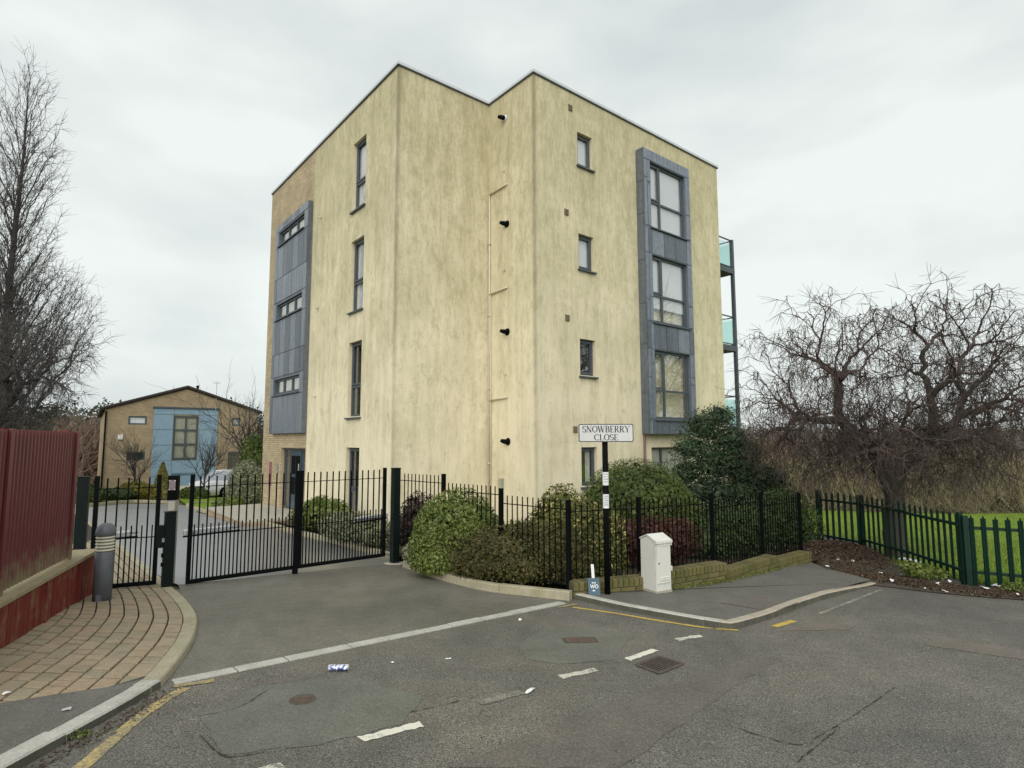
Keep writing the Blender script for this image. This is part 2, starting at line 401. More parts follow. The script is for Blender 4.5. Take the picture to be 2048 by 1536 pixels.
M_twig = island('reddish_twigs', [(.050, .038, .034), (.078, .058, .050), (.115, .085, .072)], .8)
M_twig2 = island('grey_twigs', [(.060, .054, .052), (.085, .078, .074), (.11, .10, .092)], .8)
L_light = island('laurel_leaves', [(.05, .085, .012), (.095, .135, .022), (.15, .185, .04), (.21, .23, .07)], .4)
L_var = island('variegated_leaves', [(.030, .042, .010), (.05, .068, .015), (.075, .09, .02), (.10, .11, .026), (.13, .135, .033), (.16, .155, .04), (.20, .185, .05), (.60, .50, .20)], .45)
L_brown = island('olive_brown_leaves', [(.04, .045, .012), (.07, .075, .02), (.105, .095, .03), (.12, .085, .035)], .6)
L_dark = island('dark_green_needles', [(.022, .042, .014), (.04, .07, .02), (.06, .095, .028), (.085, .12, .035)], .55)
L_dome = island('box_leaves', [(.034, .055, .012), (.056, .085, .017), (.085, .115, .024), (.12, .145, .034)], .55)
L_pine = island('blue_green_needles', [(.020, .040, .022), (.036, .064, .032), (.055, .088, .042), (.085, .115, .055)], .55)
L_red = island('dark_red_leaves', [(.045, .016, .012), (.08, .028, .02), (.115, .042, .03), (.06, .035, .018)], .6)
L_pale = island('pale_variegated_leaves', [(.08, .10, .05), (.15, .17, .09), (.25, .26, .15), (.35, .35, .23)], .5)
L_gold = island('golden_conifer_leaves', [(.13, .13, .02), (.20, .18, .03), (.27, .23, .05)], .55)
L_purple = island('purple_brown_leaves', [(.05, .03, .025), (.085, .055, .042), (.11, .075, .055)], .6)
L_wood = island('far_wood_leaves', [(.030, .042, .026), (.05, .06, .034), (.075, .08, .042)], .8)
L_rust = island('far_rusty_twigs', [(.13, .088, .065), (.17, .115, .085), (.21, .15, .115)], .8)
L_scrub = island('scrub_twigs', [(.12, .095, .062), (.19, .152, .098), (.25, .22, .12), (.32, .285, .165)], .8, scale=.12, dark=.75)
L_litter = island('dead_leaves', [(.03, .02, .013), (.055, .036, .023), (.085, .055, .034), (.13, .09, .055)], .7)

# ================================================================== SETTING
def sheet(name, pts, h, mat, kind='structure', parent=None):        # flat polygon on the sloping ground
    mb = MB(); mb.add([(p[0], p[1], gz(p[0], p[1]) + h) for p in pts], [tuple(range(len(pts)))])
    o = mb.build(name, mat, parent)
    if sum(a[0] * b[1] - b[0] * a[1] for a, b in zip(pts, pts[1:] + pts[:1])) < 0: o.data.flip_normals()
    if kind and not parent: o['kind'] = kind
    return o
def ragged(pts, step=.12, amp=.018):
    out = []
    for a, b in zip(pts, pts[1:] + pts[:1]):
        n = max(1, int((b - a).length / step))
        for k in range(n): out.append(a.lerp(b, k / n) + Vector((random.uniform(-amp, amp), random.uniform(-amp, amp))))
    return out
def px(*pp, h=0.0): return [G(a, b, h).xy for a, b in pp]
def dense(pts, step=.08):                                            # Catmull-Rom through points, evenly resampled
    P = [Vector(p[:2]) for p in pts]; P = [P[0] * 2 - P[1]] + P + [P[-1] * 2 - P[-2]]; out = []
    for i in range(1, len(P) - 2):
        n = max(2, int((P[i + 1] - P[i]).length / .02))
        for k in range(n):
            t = k / n; a, b, c, d = P[i - 1:i + 3]
            out.append(.5 * (2 * b + (c - a) * t + (2 * a - 5 * b + 4 * c - d) * t * t + (3 * b - a - 3 * c + d) * t ** 3))
    out.append(P[-2]); res = [out[0]]; acc = 0
    for a, b in zip(out, out[1:]):
        acc += (b - a).length
        if acc >= step: res.append(b); acc = 0
    if (res[-1] - out[-1]).length > step * .4: res.append(out[-1])
    return res
def offset(pts, d):                                                  # shift a polyline to its left by d
    out = []
    for i, p in enumerate(pts):
        t = (pts[min(i + 1, len(pts) - 1)] - pts[max(i - 1, 0)]).normalized(); out.append(p + Vector((-t.y, t.x)) * d)
    return out

# terrain: one sheet to the horizon
def terrain():
    t = np.sinh(np.linspace(-5.2, 5.2, 121)); t = t / t[-1] * 900
    X, Y = np.meshgrid(t, t + 12); Z = np.vectorize(gz)(X, Y) - .03
    far = np.clip((np.hypot(X, Y) - 60) / 160, 0, 1)
    Z = Z + far * 1.0
    n = len(t); v = np.stack([X.ravel(), Y.ravel(), Z.ravel()], 1)
    i = np.arange(n * n).reshape(n, n); f = np.stack([i[:-1, :-1], i[:-1, 1:], i[1:, 1:], i[1:, :-1]], -1).reshape(-1, 4)
    o = rawmesh('ground', v, f, M_field, smooth=True); o['kind'] = 'structure'
terrain()

GL, GR = Vector((-4.60, 8.30)), Vector((-2.10, 10.38))               # ends of the vehicle gate
PL, PR = Vector((-5.60, 7.76)), Vector((-4.80, 8.12))                # ends of the pedestrian gate
gate_edge = [(1950, 1191), (1850, 1181), (1745, 1166)]
road_pts = [Vector((-32, -25)), Vector((32, -25)), Vector((32, -2)), G(2300, 1226).xy, G(2048, 1197).xy] + px(*gate_edge) + px((1620, 1140), (1300, 1180), (1142, 1190), (800, 1128)) + [GL + Vector((.3, .1)), Vector((-5.5, 5.2)), Vector((-6, 0)), Vector((-32, -8))]
sheet('road', road_pts, 0, M_road)

# granite setts line across the drive mouth: seven flush stones
line = [G(345, 1366).xy, G(1125, 1206).xy]
apron = sheet('driveway_apron', [line[0], line[1]] + px((1139, 1200), (1063, 1187), (981, 1175), (904, 1159), (800, 1131)) + [GR, GL] + px((393, 1258), (384, 1299), (352, 1337)), .004, M_apron)
root = setting('granite_channel', (*line[0], gz(*line[0])))
lx = (line[1] - line[0]); nrm = Vector((-lx.y, lx.x)).normalized()
cuts = [0, .105, .20, .335, .425, .52, .60, .70, .80, .90, 1]
for a, b in zip(cuts, cuts[1:]):
    g = .006 / lx.length; A_, B_ = line[0] + lx * (a + g), line[0] + lx * (b - g); w = .062 + random.uniform(-.004, .004)
    q = [A_ - nrm * w, B_ - nrm * w, B_ + nrm * w, A_ + nrm * w]; hh = .010 + random.uniform(0, .006)
    MB().hexa([(p.x, p.y, gz(p.x, p.y) - .05) for p in q], [(p.x, p.y, gz(p.x, p.y) + hh) for p in q]).build('granite_sett', M_granite if a > .1 else M_granite, root, bevel=.004)

def kerb_run(name, path, width, up, cuts_len, mat, down=.06, side=1, gap=.006):
    """stones along the outer top edge `path`; body lies to the left (side=1)"""
    p0 = path[0]; root = setting(name, (p0.x, p0.y, gz(*p0)))
    seg = []; acc = 0; cur = [path[0]]; target = cuts_len()
    for a, b in zip(path, path[1:]):
        cur.append(b); acc += (b - a).length
        if acc >= target: seg.append(cur); cur = [b]; acc = 0; target = cuts_len()
    if len(cur) > 1: seg.append(cur)
    for s in seg:
        dz = random.uniform(-.004, .004); inn = offset(s, width * side); mb = MB(); n = len(s)
        t0 = (s[1] - s[0]).normalized() * gap / 2; t1 = (s[-1] - s[-2]).normalized() * gap / 2
        s = [s[0] + t0] + s[1:-1] + [s[-1] - t1]; inn = [inn[0] + t0] + inn[1:-1] + [inn[-1] - t1]
        U = up if not callable(up) else None
        V = []
        for o_, i_ in zip(s, inn):
            hh = (U if U is not None else up(o_)) + dz
            out = (o_ - i_).normalized() * .018
            V += [(o_.x + out.x, o_.y + out.y, gz(*o_) - down), (o_.x, o_.y, gz(*o_) + hh - .012), (o_.x - out.x * .6, o_.y - out.y * .6, gz(*o_) + hh), (i_.x, i_.y, gz(*i_) + hh), (i_.x, i_.y, gz(*i_) - down)]
        F = []
        for k in range(n - 1):
            for j in range(4):
                a = k * 5 + j; F.append((a, a + 5, a + 6, a + 1) if side > 0 else (a, a + 1, a + 6, a + 5))
        F.append((0, 1, 2, 3, 4) if side > 0 else (4, 3, 2, 1, 0)); e = (n - 1) * 5; F.append((e + 4, e + 3, e + 2, e + 1, e) if side > 0 else (e, e + 1, e + 2, e + 3, e + 4))
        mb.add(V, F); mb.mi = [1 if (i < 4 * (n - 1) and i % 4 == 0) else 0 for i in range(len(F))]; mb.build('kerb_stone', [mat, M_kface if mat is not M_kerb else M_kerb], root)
    return root

# left kerb: granite stones, then a concrete radius up to the gate
UPL = .055
gran = dense([(G(85, 1491, UPL) * 2 - G(160, 1450, UPL)).xy * 1.0] + px((85, 1491), (236, 1409), (321, 1359), h=UPL), .1)
gfirst = dense([gran[0] + (gran[0] - gran[6]).normalized() * 1.9, gran[0]], .1)
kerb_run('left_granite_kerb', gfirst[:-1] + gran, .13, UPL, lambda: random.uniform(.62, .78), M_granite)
conc_px = [(321, 1359), (352, 1323), (381, 1282), (393, 1249), (391, 1229), (366, 1191), (333, 1161), (290, 1126), (240, 1085), (172, 1036)]
conc = dense([G(a, b, UPL if b > 1230 else .03).xy for a, b in conc_px], .1)
kerb_run('left_concrete_kerb', conc, .125, lambda p: UPL if p.y < 6.6 else (.02 if p.y > 8 else UPL - (p.y - 6.6) / 1.4 * (UPL - .02)), lambda: .914, M_kerb)
# right kerb round the street corner
UPR = .07
rk = dense(px((1142, 1185), (1249, 1209), (1358, 1229), (1440, 1243), h=UPR), .1)
rk2 = dense(px((1440, 1243), (1462, 1245), (1482, 1241), (1539, 1225), (1613, 1198), (1698, 1174), (1752, 1160), h=UPR), .1)
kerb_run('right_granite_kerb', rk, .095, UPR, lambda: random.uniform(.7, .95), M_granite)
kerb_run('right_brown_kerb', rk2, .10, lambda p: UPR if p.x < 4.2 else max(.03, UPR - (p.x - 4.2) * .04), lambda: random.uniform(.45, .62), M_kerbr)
# planting-bed kerb beside the drive mouth
bed_px = [(1139, 1184), (1063, 1176), (981, 1167), (926, 1156), (871, 1142), (806, 1121)]
UPB = .11
bk = dense(px(*bed_px, h=UPB), .1)
kerb_run('planting_bed_kerb', bk, .11, UPB, lambda: .914, M_kerb, side=-1)

# footway on the right
W_px = [(1147, 1186), (1300, 1177), (1455, 1159)]
WB = px(*W_px, h=.077) + [D(1557, 1139, 10.0).xy, D(1624, 1129, 10.75).xy]
foot = sheet('right_footway', offset(rk, .07)[::3] + offset(rk2, .07)[2::3] + px((1690, 1145), (1650, 1136), h=.07) + WB[::-1], UPR - .008, M_foot)
sheet('footway_patch', px((1440, 1205), (1520, 1188), (1600, 1205), (1545, 1222), h=UPR), UPR - .004, M_patch2)
# footway on the left: asphalt part near the camera
wallP, wallQ = G(0, 1310).xy, G(188, 1190).xy; wd = (wallQ - wallP).normalized(); wnm = Vector((wd.y, -wd.x))
lf = offset(gfirst + gran, .12)
sheet('left_footway', lf[::5] + px((300, 1349), (288, 1357), (215, 1374), (100, 1390), (0, 1406), (-160, 1428), h=UPL) + [Vector((-5.5, 3.2)), Vector((-6, -1.5))], UPL, M_foot)

# block paving
bed_edge = offset(conc, .125)
paved = sheet('paved_footway', [bed_edge[0]] + bed_edge[1::3] + [bed_edge[-1], bed_edge[-1] + Vector((-2, 0)), PL + Vector((-.5, .6)), wallQ + Vector((-.05, .1)), wallP - wd * .6, wallP - wd * 1.6], .012, M_joint)
ROWW = .168; rows = []
base_path = dense(bed_edge, .02)
slant = Vector((-.995, .10)).normalized()
ext = [base_path[0] + (base_path[0] - base_path[8]).normalized() * (.02 * k) for k in range(260, 0, -1)]
base_path = ext + base_path
limA, limB = G(0, 1400, UPL).xy, G(300, 1346, UPL).xy
def keep(p):
    if (p - wallP).dot(wnm) < -.13 and p.y < wallQ.y + .05: return False
    if p.y > wallQ.y and (p - PL).dot(Vector((.4, -.9))) < 0 and p.x < -9: return False
    if p.y > wallQ.y + .05 and p.x < -5.5 - (p.y - 7.6) * 1.1: return False
    s = (limB - limA); c = s.x * (p.y - limA.y) - s.y * (p.x - limA.x)
    return c > -.28 and p.x < 0
def ph(p): return UPL - .004 if p.y < 6.6 else (.016 if p.y > 8 else UPL - .004 - (p.y - 6.6) / 1.4 * (UPL - .02))
blocks = []
for r in range(17):
    off = slant * (ROWW * r); off2 = slant * (ROWW * (r + 1)); k = random.randint(0, 6)
    while k < len(base_path) - 14:
        L = random.choice((6, 8, 8, 12)); a, b = base_path[k], base_path[min(k + L, len(base_path) - 1)]
        q = [a + off, b + off, b + off2, a + off2]; c = sum(q, Vector((0, 0))) / 4
        if keep(c): blocks.append((c, q))
        k += L
blocks.sort(key=lambda b: b[0].length)
rest = MB()
for n, (c, q) in enumerate(blocks):
    u = (q[1] - q[0]).normalized() * .0125; w = (q[3] - q[0]).normalized() * .008
    t = [q[0] + u + w, q[1] - u + w, q[2] - u - w, q[3] + u - w]; dz = random.uniform(-.003, .003)
    bo = [(p.x, p.y, gz(*p) - .01) for p in t]; tt = [p + (c - p).normalized() * .006 for p in t]
    mid = [(p.x, p.y, gz(*p) + ph(p) + dz - .006) for p in t]; top = [(p.x, p.y, gz(*p) + ph(p) + dz) for p in tt]
    mb = MB() if n < 295 else rest
    mb.add(mid + top + bo, [(4, 7, 6, 5), (0, 4, 5, 1), (1, 5, 6, 2), (2, 6, 7, 3), (3, 7, 4, 0), (8, 0, 1, 9), (9, 1, 2, 10), (10, 2, 3, 11), (11, 3, 0, 8)])
    if n < 295: mb.build('paver', random.choice(M_paver), paved)
if rest.v: tag(rest.build('far_pavers', M_paver[1], paved), kind='stuff')

# estate drive beyond the gate, its kerbs, verge and lawn
dr = px((395, 1026), (470, 1040), (533, 1054), (593, 1070), (690, 1094), (780, 1120))
drive = sheet('estate_drive', [GL, GR] + dr[::-1] + px((390, 1014), (345, 1008), (250, 1008), (165, 1016), (60, 1016), (-300, 1028)) + [Vector((-19, 15))] + px((120, 1016), (165, 1036), (240, 1092), (300, 1140), (335, 1162)), .006, M_drive)
kerb_run('estate_right_kerb', dense(px((785, 1120), (690, 1092), (593, 1068), (533, 1052), (470, 1038), (400, 1022), (372, 1014), (385, 1009), (440, 1006)), .25), .12, .09, lambda: .95, M_kerb, side=-1)
kerb_run('estate_far_kerb', dense(px((344, 1006), (290, 1004), (250, 1005), (165, 1013), (60, 1014), (-250, 1026)), .4), .12, .09, lambda: .95, M_kerb, side=-1)
sheet('estate_lawn', px((372, 1011), (400, 1018), (520, 1030), (640, 1000), (560, 985), (400, 988), (345, 992)), .05, M_lawn)
sheet('planting_bed', px((1137, 1182), (1063, 1174), (981, 1165), (926, 1154), (871, 1140), (806, 1119)) + [GR + Vector((.1, .1))] + px((700, 1090), (600, 1062), (533, 1046), (470, 1034)) + [Vector((-8, 21)), Vector((8, 21)), Vector((8, 13))] + WB[::-1], .085, M_mulch)
# park lawn and the strip of earth along its fence
PF = [D(1640, 1089, 12.9).xy, D(1727, 1108, 11.9).xy, D(1822, 1131, 10.5).xy, G(1929, 1170).xy]
GT = [G(1940, 1172).xy, G(1940, 1172).xy + Vector((1.9, -1.02))]
park_edge = [p + Vector((.2, .15)) for p in PF]
sheet('park_lawn', [park_edge[0] + Vector((-3.2, 3)), park_edge[0]] + park_edge[1:] + [GT[1] + Vector((0, .25)), Vector((30, -3)), Vector((60, 10)), Vector((50, 34)), G(1900, 1029).xy, Vector((2, 30)), Vector((3, 21))], .02, M_lawn)
ew = [WB[-1] + Vector((-.15, .35)), WB[-1] + Vector((-.05, -.05))] + px((1650, 1150), (1690, 1180), (1750, 1172), (1850, 1184), (1950, 1194), (2048, 1201), (2300, 1231), (2330, 1204), (2048, 1176)) + [PF[3] + Vector((.3, .25)), PF[2] + Vector((.35, .2)), PF[1] + Vector((.35, .2)), PF[0] + Vector((.1, .5))]
sheet('earth_strip', ew, .010, M_soil)
dc = D(1668, 1100, 11.6)                                              # heap of earth and leaves against the fence corner
HR, HH = (1.15, .95), .34
def heap(x, y):
    r = math.hypot((x - dc.x) / HR[0], (y - dc.y) / HR[1]); return gz(x, y) + .012 + HH * max(0, 1 - r * r) ** 1.3
V = []; F = []; n_ = 34
for i in range(n_):
    for j in range(n_):
        x, y = dc.x + (i / (n_ - 1) - .5) * 2.3, dc.y + (j / (n_ - 1) - .5) * 1.9; V.append((x, y, heap(x, y) - .03 + random.uniform(-.014, .014) * (heap(x, y) - gz(x, y) > .03)))
for i in range(n_ - 1):
    for j in range(n_ - 1): a = i * n_ + j; F.append((a, a + n_, a + n_ + 1, a + 1))
o = MB().add(V, F).build('earth_mound', M_soil, smooth=True); o['kind'] = 'structure'

# road markings, patches and cracks
def stripe(name, pts, width, mat, h=.004, rag=.004, step=.06):
    pts = [Vector(p) for p in pts]
    path = dense(pts, step) if len(pts) > 2 else [pts[0].lerp(pts[1], k / max(2, int((pts[1] - pts[0]).length / step))) for k in range(max(2, int((pts[1] - pts[0]).length / step)) + 1)]
    l, r = offset(path, width / 2), offset(path, -width / 2); V = []
    for a, b in zip(l, r):
        for p in (a, b): V.append((p.x + random.uniform(-rag, rag), p.y + random.uniform(-rag, rag), gz(*p) + h))
    o = MB().add(V, [(2 * i, 2 * i + 1, 2 * i + 3, 2 * i + 2) for i in range(len(path) - 1)]).build(name, mat); o['kind'] = 'structure'; return o
stripe('yellow_line', px((60, 1590), (162, 1536), (260, 1450), (330, 1400), (372, 1376)), .085, M_yellow)
stripe('yellow_line', px((348, 1374), (428, 1362)), .07, M_yellow, h=.006)
stripe('yellow_line', px((1146, 1215), (1230, 1227), (1300, 1239), (1370, 1250), (1425, 1258)), .055, M_yellow2)
stripe('yellow_line', px((1432, 1258), (1476, 1261)), .055, M_yellow2)
stripe('yellow_line', px((1112, 1216), (1152, 1209)), .05, M_yellow, h=.006)
stripe('yellow_line', px((1548, 1254), (1588, 1242)), .075, M_yellow2)
stripe('yellow_line', px((1640, 1228), (1762, 1180)), .055, M_faint)
for a, b, m in (((1352, 1280), (1402, 1272), M_white), ((1255, 1320), (1311, 1300), M_whites), ((1120, 1355), (1194, 1340), M_white), ((958, 1408), (1045, 1384), M_faint), ((720, 1480), (842, 1449), M_whites), ((470, 1560), (565, 1530), M_white)):
    stripe('white_dash', px(a, b), .08, m, rag=.010, step=.03)
sheet('road_patch', ragged(px((1560, 1262), (1630, 1240), (1722, 1249), (1690, 1260))), .003, M_patch)
sheet('road_patch', ragged(px((1852, 1290), (1880, 1273), (2060, 1302), (2060, 1322), (1960, 1308))), .003, M_patch)
sheet('road_patch', ragged(px((900, 1536), (1180, 1420), (1390, 1350), (1500, 1310), (1560, 1316), (1400, 1420), (1240, 1536))), .0025, M_patch2)
sheet('road_patch', ragged(px((395, 1432), (520, 1372), (700, 1352), (850, 1395), (800, 1450), (640, 1490), (450, 1510))), .0025, M_patch3)
sheet('road_patch', ragged(px((1035, 1290), (1090, 1258), (1200, 1252), (1262, 1275), (1225, 1320), (1120, 1330), (1050, 1318))), .0025, M_patch3)
for p in ([(400, 1432), (440, 1425), (490, 1410), (520, 1390), (548, 1374)], [(400, 1470), (430, 1500), (460, 1515), (530, 1505)], [(1470, 1455), (1530, 1475), (1600, 1490), (1650, 1465), (1710, 1430), (1790, 1375)], [(1590, 1528), (1625, 1500), (1680, 1455)], [(820, 1425), (880, 1412), (960, 1392)]):
    stripe('road_crack', px(*p), .0042, M_joint, h=.0045, rag=.006, step=.025)

# ================================================================== APARTMENT BUILDING
AZ = .8872; PHI = math.pi / 2 - AZ
U = Vector((math.sin(AZ), math.cos(AZ), 0)); Wv = Vector((-math.cos(AZ), math.sin(AZ), 0)); Z = Vector((0, 0, 1))
Cc = Vector((.5715, 14.324, 0)); Nn = Cc + Wv * 1.908; Aa = Nn - U * 2.856; Ss = Aa + Wv * 5.64; Ll = Aa + Wv * 10.1; Rr = Cc + U * 8.508; Rb = Rr + Wv * 12.01
TOP, BOT = 11.14, -1.3
apt = thing('apartment_building', 'four-storey cream rendered apartment block with zinc bays behind black railings', 'building', Cc, PHI)

class Face:
    def __init__(s, P, d, n): s.P, s.d, s.n = P, d, n
    def at(s, a, z, out=0): return s.P + s.d * a + Z * z + s.n * out
def holed(fc, a0, a1, z0, z1, holes, depth=.11):                     # wall sheet with openings and reveals
    xs = sorted({a0, a1, *[h[0] for h in holes], *[h[1] for h in holes]}); zs = sorted({z0, z1, *[h[2] for h in holes], *[h[3] for h in holes]})
    mb = MB(); flip = fc.d.cross(Z).dot(fc.n) < 0
    def quad(p, mi=0): mb.add(p, [(3, 2, 1, 0) if flip else (0, 1, 2, 3)], mi)
    for i in range(len(xs) - 1):
        for j in range(len(zs) - 1):
            cx, cz_ = (xs[i] + xs[i + 1]) / 2, (zs[j] + zs[j + 1]) / 2
            if any(h[0] < cx < h[1] and h[2] < cz_ < h[3] for h in holes): continue
            quad([fc.at(xs[i], zs[j]), fc.at(xs[i + 1], zs[j]), fc.at(xs[i + 1], zs[j + 1]), fc.at(xs[i], zs[j + 1])])
    for (x0, x1, y0, y1) in holes:
        for p, q in (((x0, y0), (x1, y0)), ((x1, y0), (x1, y1)), ((x1, y1), (x0, y1)), ((x0, y1), (x0, y0))):
            quad([fc.at(*p), fc.at(*p, -depth), fc.at(*q, -depth), fc.at(*q)], 1)
    return mb
def rect(mb, fc, x0, x1, z0, z1, o0, o1, mi=0):                      # box standing on a facade
    return mb.hexa([fc.at(x0, z0, o0), fc.at(x1, z0, o0), fc.at(x1, z0, o1), fc.at(x0, z0, o1)], [fc.at(x0, z1, o0), fc.at(x1, z1, o0), fc.at(x1, z1, o1), fc.at(x0, z1, o1)], mi)
def window(parent, fc, x0, x1, z0, z1, out=-.10, cols=(), rows=(), behind=None, sill=True, fw=.06, sash=(), name='window', blindz=None):
    mb = MB(); th = .06
    X = [x0] + [x0 + (x1 - x0) * c for c in cols] + [x1]; Zs = [z0] + [z0 + (z1 - z0) * r for r in rows] + [z1]
    rect(mb, fc, x0, x0 + fw, z0, z1, out - th, out); rect(mb, fc, x1 - fw, x1, z0, z1, out - th, out)
    rect(mb, fc, x0 + fw, x1 - fw, z0, z0 + fw, out - th, out - .001); rect(mb, fc, x0 + fw, x1 - fw, z1 - fw, z1, out - th, out - .001)
    for x in X[1:-1]: rect(mb, fc, x - fw * .5, x + fw * .5, z0 + fw, z1 - fw, out - th, out - .002)
    for z in Zs[1:-1]: rect(mb, fc, x0 + fw, x1 - fw, z - fw * .5, z + fw * .5, out - th, out - .004)
    for (i, j) in sash:                                              # opening lights carry a second, narrower frame
        sx0, sx1 = X[i] + fw * .8, X[i + 1] - fw * .8; sz0, sz1 = Zs[j] + fw * .8, Zs[j + 1] - fw * .8; g = .05
        rect(mb, fc, sx0, sx0 + g, sz0, sz1, out - .03, out + .012); rect(mb, fc, sx1 - g, sx1, sz0, sz1, out - .03, out + .012)
        rect(mb, fc, sx0 + g, sx1 - g, sz0, sz0 + g, out - .03, out + .011); rect(mb, fc, sx0 + g, sx1 - g, sz1 - g, sz1, out - .03, out + .011)
    w = mb.build(name, M_frame, parent)
    for i in range(len(X) - 1):
        for j in range(len(Zs) - 1):
            a, b, c, d = X[i] + fw * .4, X[i + 1] - fw * .4, Zs[j] + fw * .4, Zs[j + 1] - fw * .4
            p = MB(); rect(p, fc, a, b, c, d, out - .045, out - .037); p.build('pane', M_glass, w)
    if sill:
        s = MB(); s.hexa([fc.at(x0 - .05, z0 - .05, out - .05), fc.at(x1 + .05, z0 - .05, out - .05), fc.at(x1 + .05, z0 - .07, .07), fc.at(x0 - .05, z0 - .07, .07)],
                         [fc.at(x0 - .05, z0 - .004, out - .05), fc.at(x1 + .05, z0 - .004, out - .05), fc.at(x1 + .05, z0 - .03, .07), fc.at(x0 - .05, z0 - .03, .07)]); s.build('sill', M_frame, w)
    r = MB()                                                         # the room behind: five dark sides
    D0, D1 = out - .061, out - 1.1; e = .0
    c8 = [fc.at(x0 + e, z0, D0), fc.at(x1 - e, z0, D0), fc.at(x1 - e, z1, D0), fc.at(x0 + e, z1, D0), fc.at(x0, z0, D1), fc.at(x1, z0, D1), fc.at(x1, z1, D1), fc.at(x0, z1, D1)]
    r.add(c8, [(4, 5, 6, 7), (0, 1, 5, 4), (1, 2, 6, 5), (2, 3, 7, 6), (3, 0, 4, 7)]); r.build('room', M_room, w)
    if behind:
        mat, f0, f1 = behind; zz0 = z0 + (z1 - z0) * (blindz or 0)
        k = MB(); n = max(4, int((f1 - f0) * (x1 - x0) / .04)); V = []
        for i in range(n + 1):
            x = x0 + (x1 - x0) * (f0 + (f1 - f0) * i / n); o_ = out - .085 + (.018 * math.sin(i * 1.9) + random.uniform(-.006, .006) if mat is M_curtain else 0)
            V += [fc.at(x, zz0 + .01, o_), fc.at(x, z1 - .01, o_)]
        k.add(V, [(2 * i, 2 * i + 2, 2 * i + 3, 2 * i + 1) for i in range(n)]); k.build('curtain' if mat is M_curtain else 'blind', mat, w)
    return w
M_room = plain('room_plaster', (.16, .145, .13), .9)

F_R = Face(Cc, U, -Wv); F_L = Face(Aa, Wv, -U); F_AN = Face(Aa, U, -Wv); F_NC = Face(Cc, Wv, -U); F_side = Face(Rr, Wv, U); F_back = Face(Rb, -U, Wv); F_bl = Face(Ll, U, Wv)
HEAD = [10.05, 7.18, 4.31, 1.45]
holesR = [(1.58, 2.17, HEAD[0] - .94, HEAD[0]), (1.58, 2.17, HEAD[1] - .96, HEAD[1]), (1.58, 2.17, HEAD[2] - .97, HEAD[2]), (1.58, 2.17, .45, HEAD[3]), (4.49, 6.35, -.35, 1.42)]
holesL = [(1.80, 2.62, HEAD[0] - 1.99, HEAD[0]), (1.80, 2.62, HEAD[1] - 2.0, HEAD[1]), (1.80, 2.62, HEAD[2] - 2.03, HEAD[2]), (1.80, 2.62, -.62, HEAD[3])]
holesB = [(5.72, 8.04, -.62, 1.40)]
two = [M_render, M_rendclean]
holed(F_R, 0, 8.508, BOT, TOP, holesR).build('front_wall', two, apt)
holed(F_L, 0, 5.64, BOT, TOP, holesL).build('street_wall', two, apt)
holed(F_AN, 0, 2.856, BOT, TOP, []).build('recess_wall', two, apt)
holed(F_NC, 0, 1.908, BOT, TOP, []).build('return_wall', two, apt)
holed(F_L, 5.64, 10.1, BOT, TOP, holesB, .2).build('brick_wall', [M_buff, M_buff], apt)
holed(F_side, 0, 12.01, BOT, TOP, []).build('side_wall', two, apt)
holed(Face(Rb, -U, Wv), 0, 11.364, BOT, TOP, []).build('rear_wall', two, apt)
plan = [Aa, Nn, Cc, Rr, Rb, Rb - U * 11.364]
rf = MB().add([p + Z * (TOP - .12) for p in plan], [tuple(range(6))]).build('flat_roof', M_frame, apt)
def coping(P, Q, n, e0=0, e1=0):
    d = (Q - P).normalized(); P, Q = P - d * e0, Q + d * e1
    mb = MB(); o = .045
    a = [P + n * o, Q + n * o, Q - n * .3, P - n * .3]
    mb.hexa([p + Z * (TOP - .035) for p in a], [p + Z * (TOP + .035) for p in a])
    b = [P + n * (o - .006), Q + n * (o - .006), Q + n * .004, P + n * .004]
    mb.hexa([p + Z * (TOP - .062) for p in b], [p + Z * (TOP - .0355) for p in b], 1)
    mb.build('coping', [M_coping, M_frame], apt)
coping(Aa, Nn, -Wv, .04, -.05); coping(Cc, Rr, -Wv, .04, .045); coping(Ll, Aa, -U, 0, .039); coping(Nn, Cc, -U, .05, .037); coping(Rr, Rb, U, .03, .04)

# small windows on the front, tall windows on the street side
bl = (M_blind, 0, 1); cu = (M_curtain, 0, 1)
for h, b, bz in zip(holesR[:4], (bl, bl, None, (M_curtain, .55, .8)), (0, .0, 0, 0)):
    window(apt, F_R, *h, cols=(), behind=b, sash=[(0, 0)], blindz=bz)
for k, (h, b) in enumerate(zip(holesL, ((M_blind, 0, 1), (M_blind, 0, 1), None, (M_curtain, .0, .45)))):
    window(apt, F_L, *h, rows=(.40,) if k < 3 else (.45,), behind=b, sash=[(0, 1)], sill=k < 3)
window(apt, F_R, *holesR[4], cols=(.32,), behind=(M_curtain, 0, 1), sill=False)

# front zinc bay
BX0, BX1, BZ0, BZ1, BO = 4.08, 6.40, 1.80, 10.32, .27
bay = MB(); hb = [(4.40, 6.14, 7.95, 9.97), (4.40, 6.14, 5.09, 7.10), (4.40, 6.14, 2.25, 4.25)]
F_bay = Face(F_R.at(0, 0, BO), U, -Wv)
bayo = holed(F_bay, BX0, BX1, BZ0, BZ1, hb, .12).build('zinc_bay', [M_zincd, M_zincd], apt)
bs = MB()
for x in (BX0, BX1): bs.add([F_R.at(x, BZ0, 0), F_R.at(x, BZ0, BO), F_R.at(x, BZ1, BO), F_R.at(x, BZ1, 0)], [(0, 1, 2, 3) if x == BX0 else (3, 2, 1, 0)])
for z in (BZ0, BZ1): bs.add([F_R.at(BX0, z, 0), F_R.at(BX1, z, 0), F_R.at(BX1, z, BO), F_R.at(BX0, z, BO)], [(0, 1, 2, 3) if z == BZ1 else (3, 2, 1, 0)])
bs.build('bay_cheek', M_zincd, bayo)
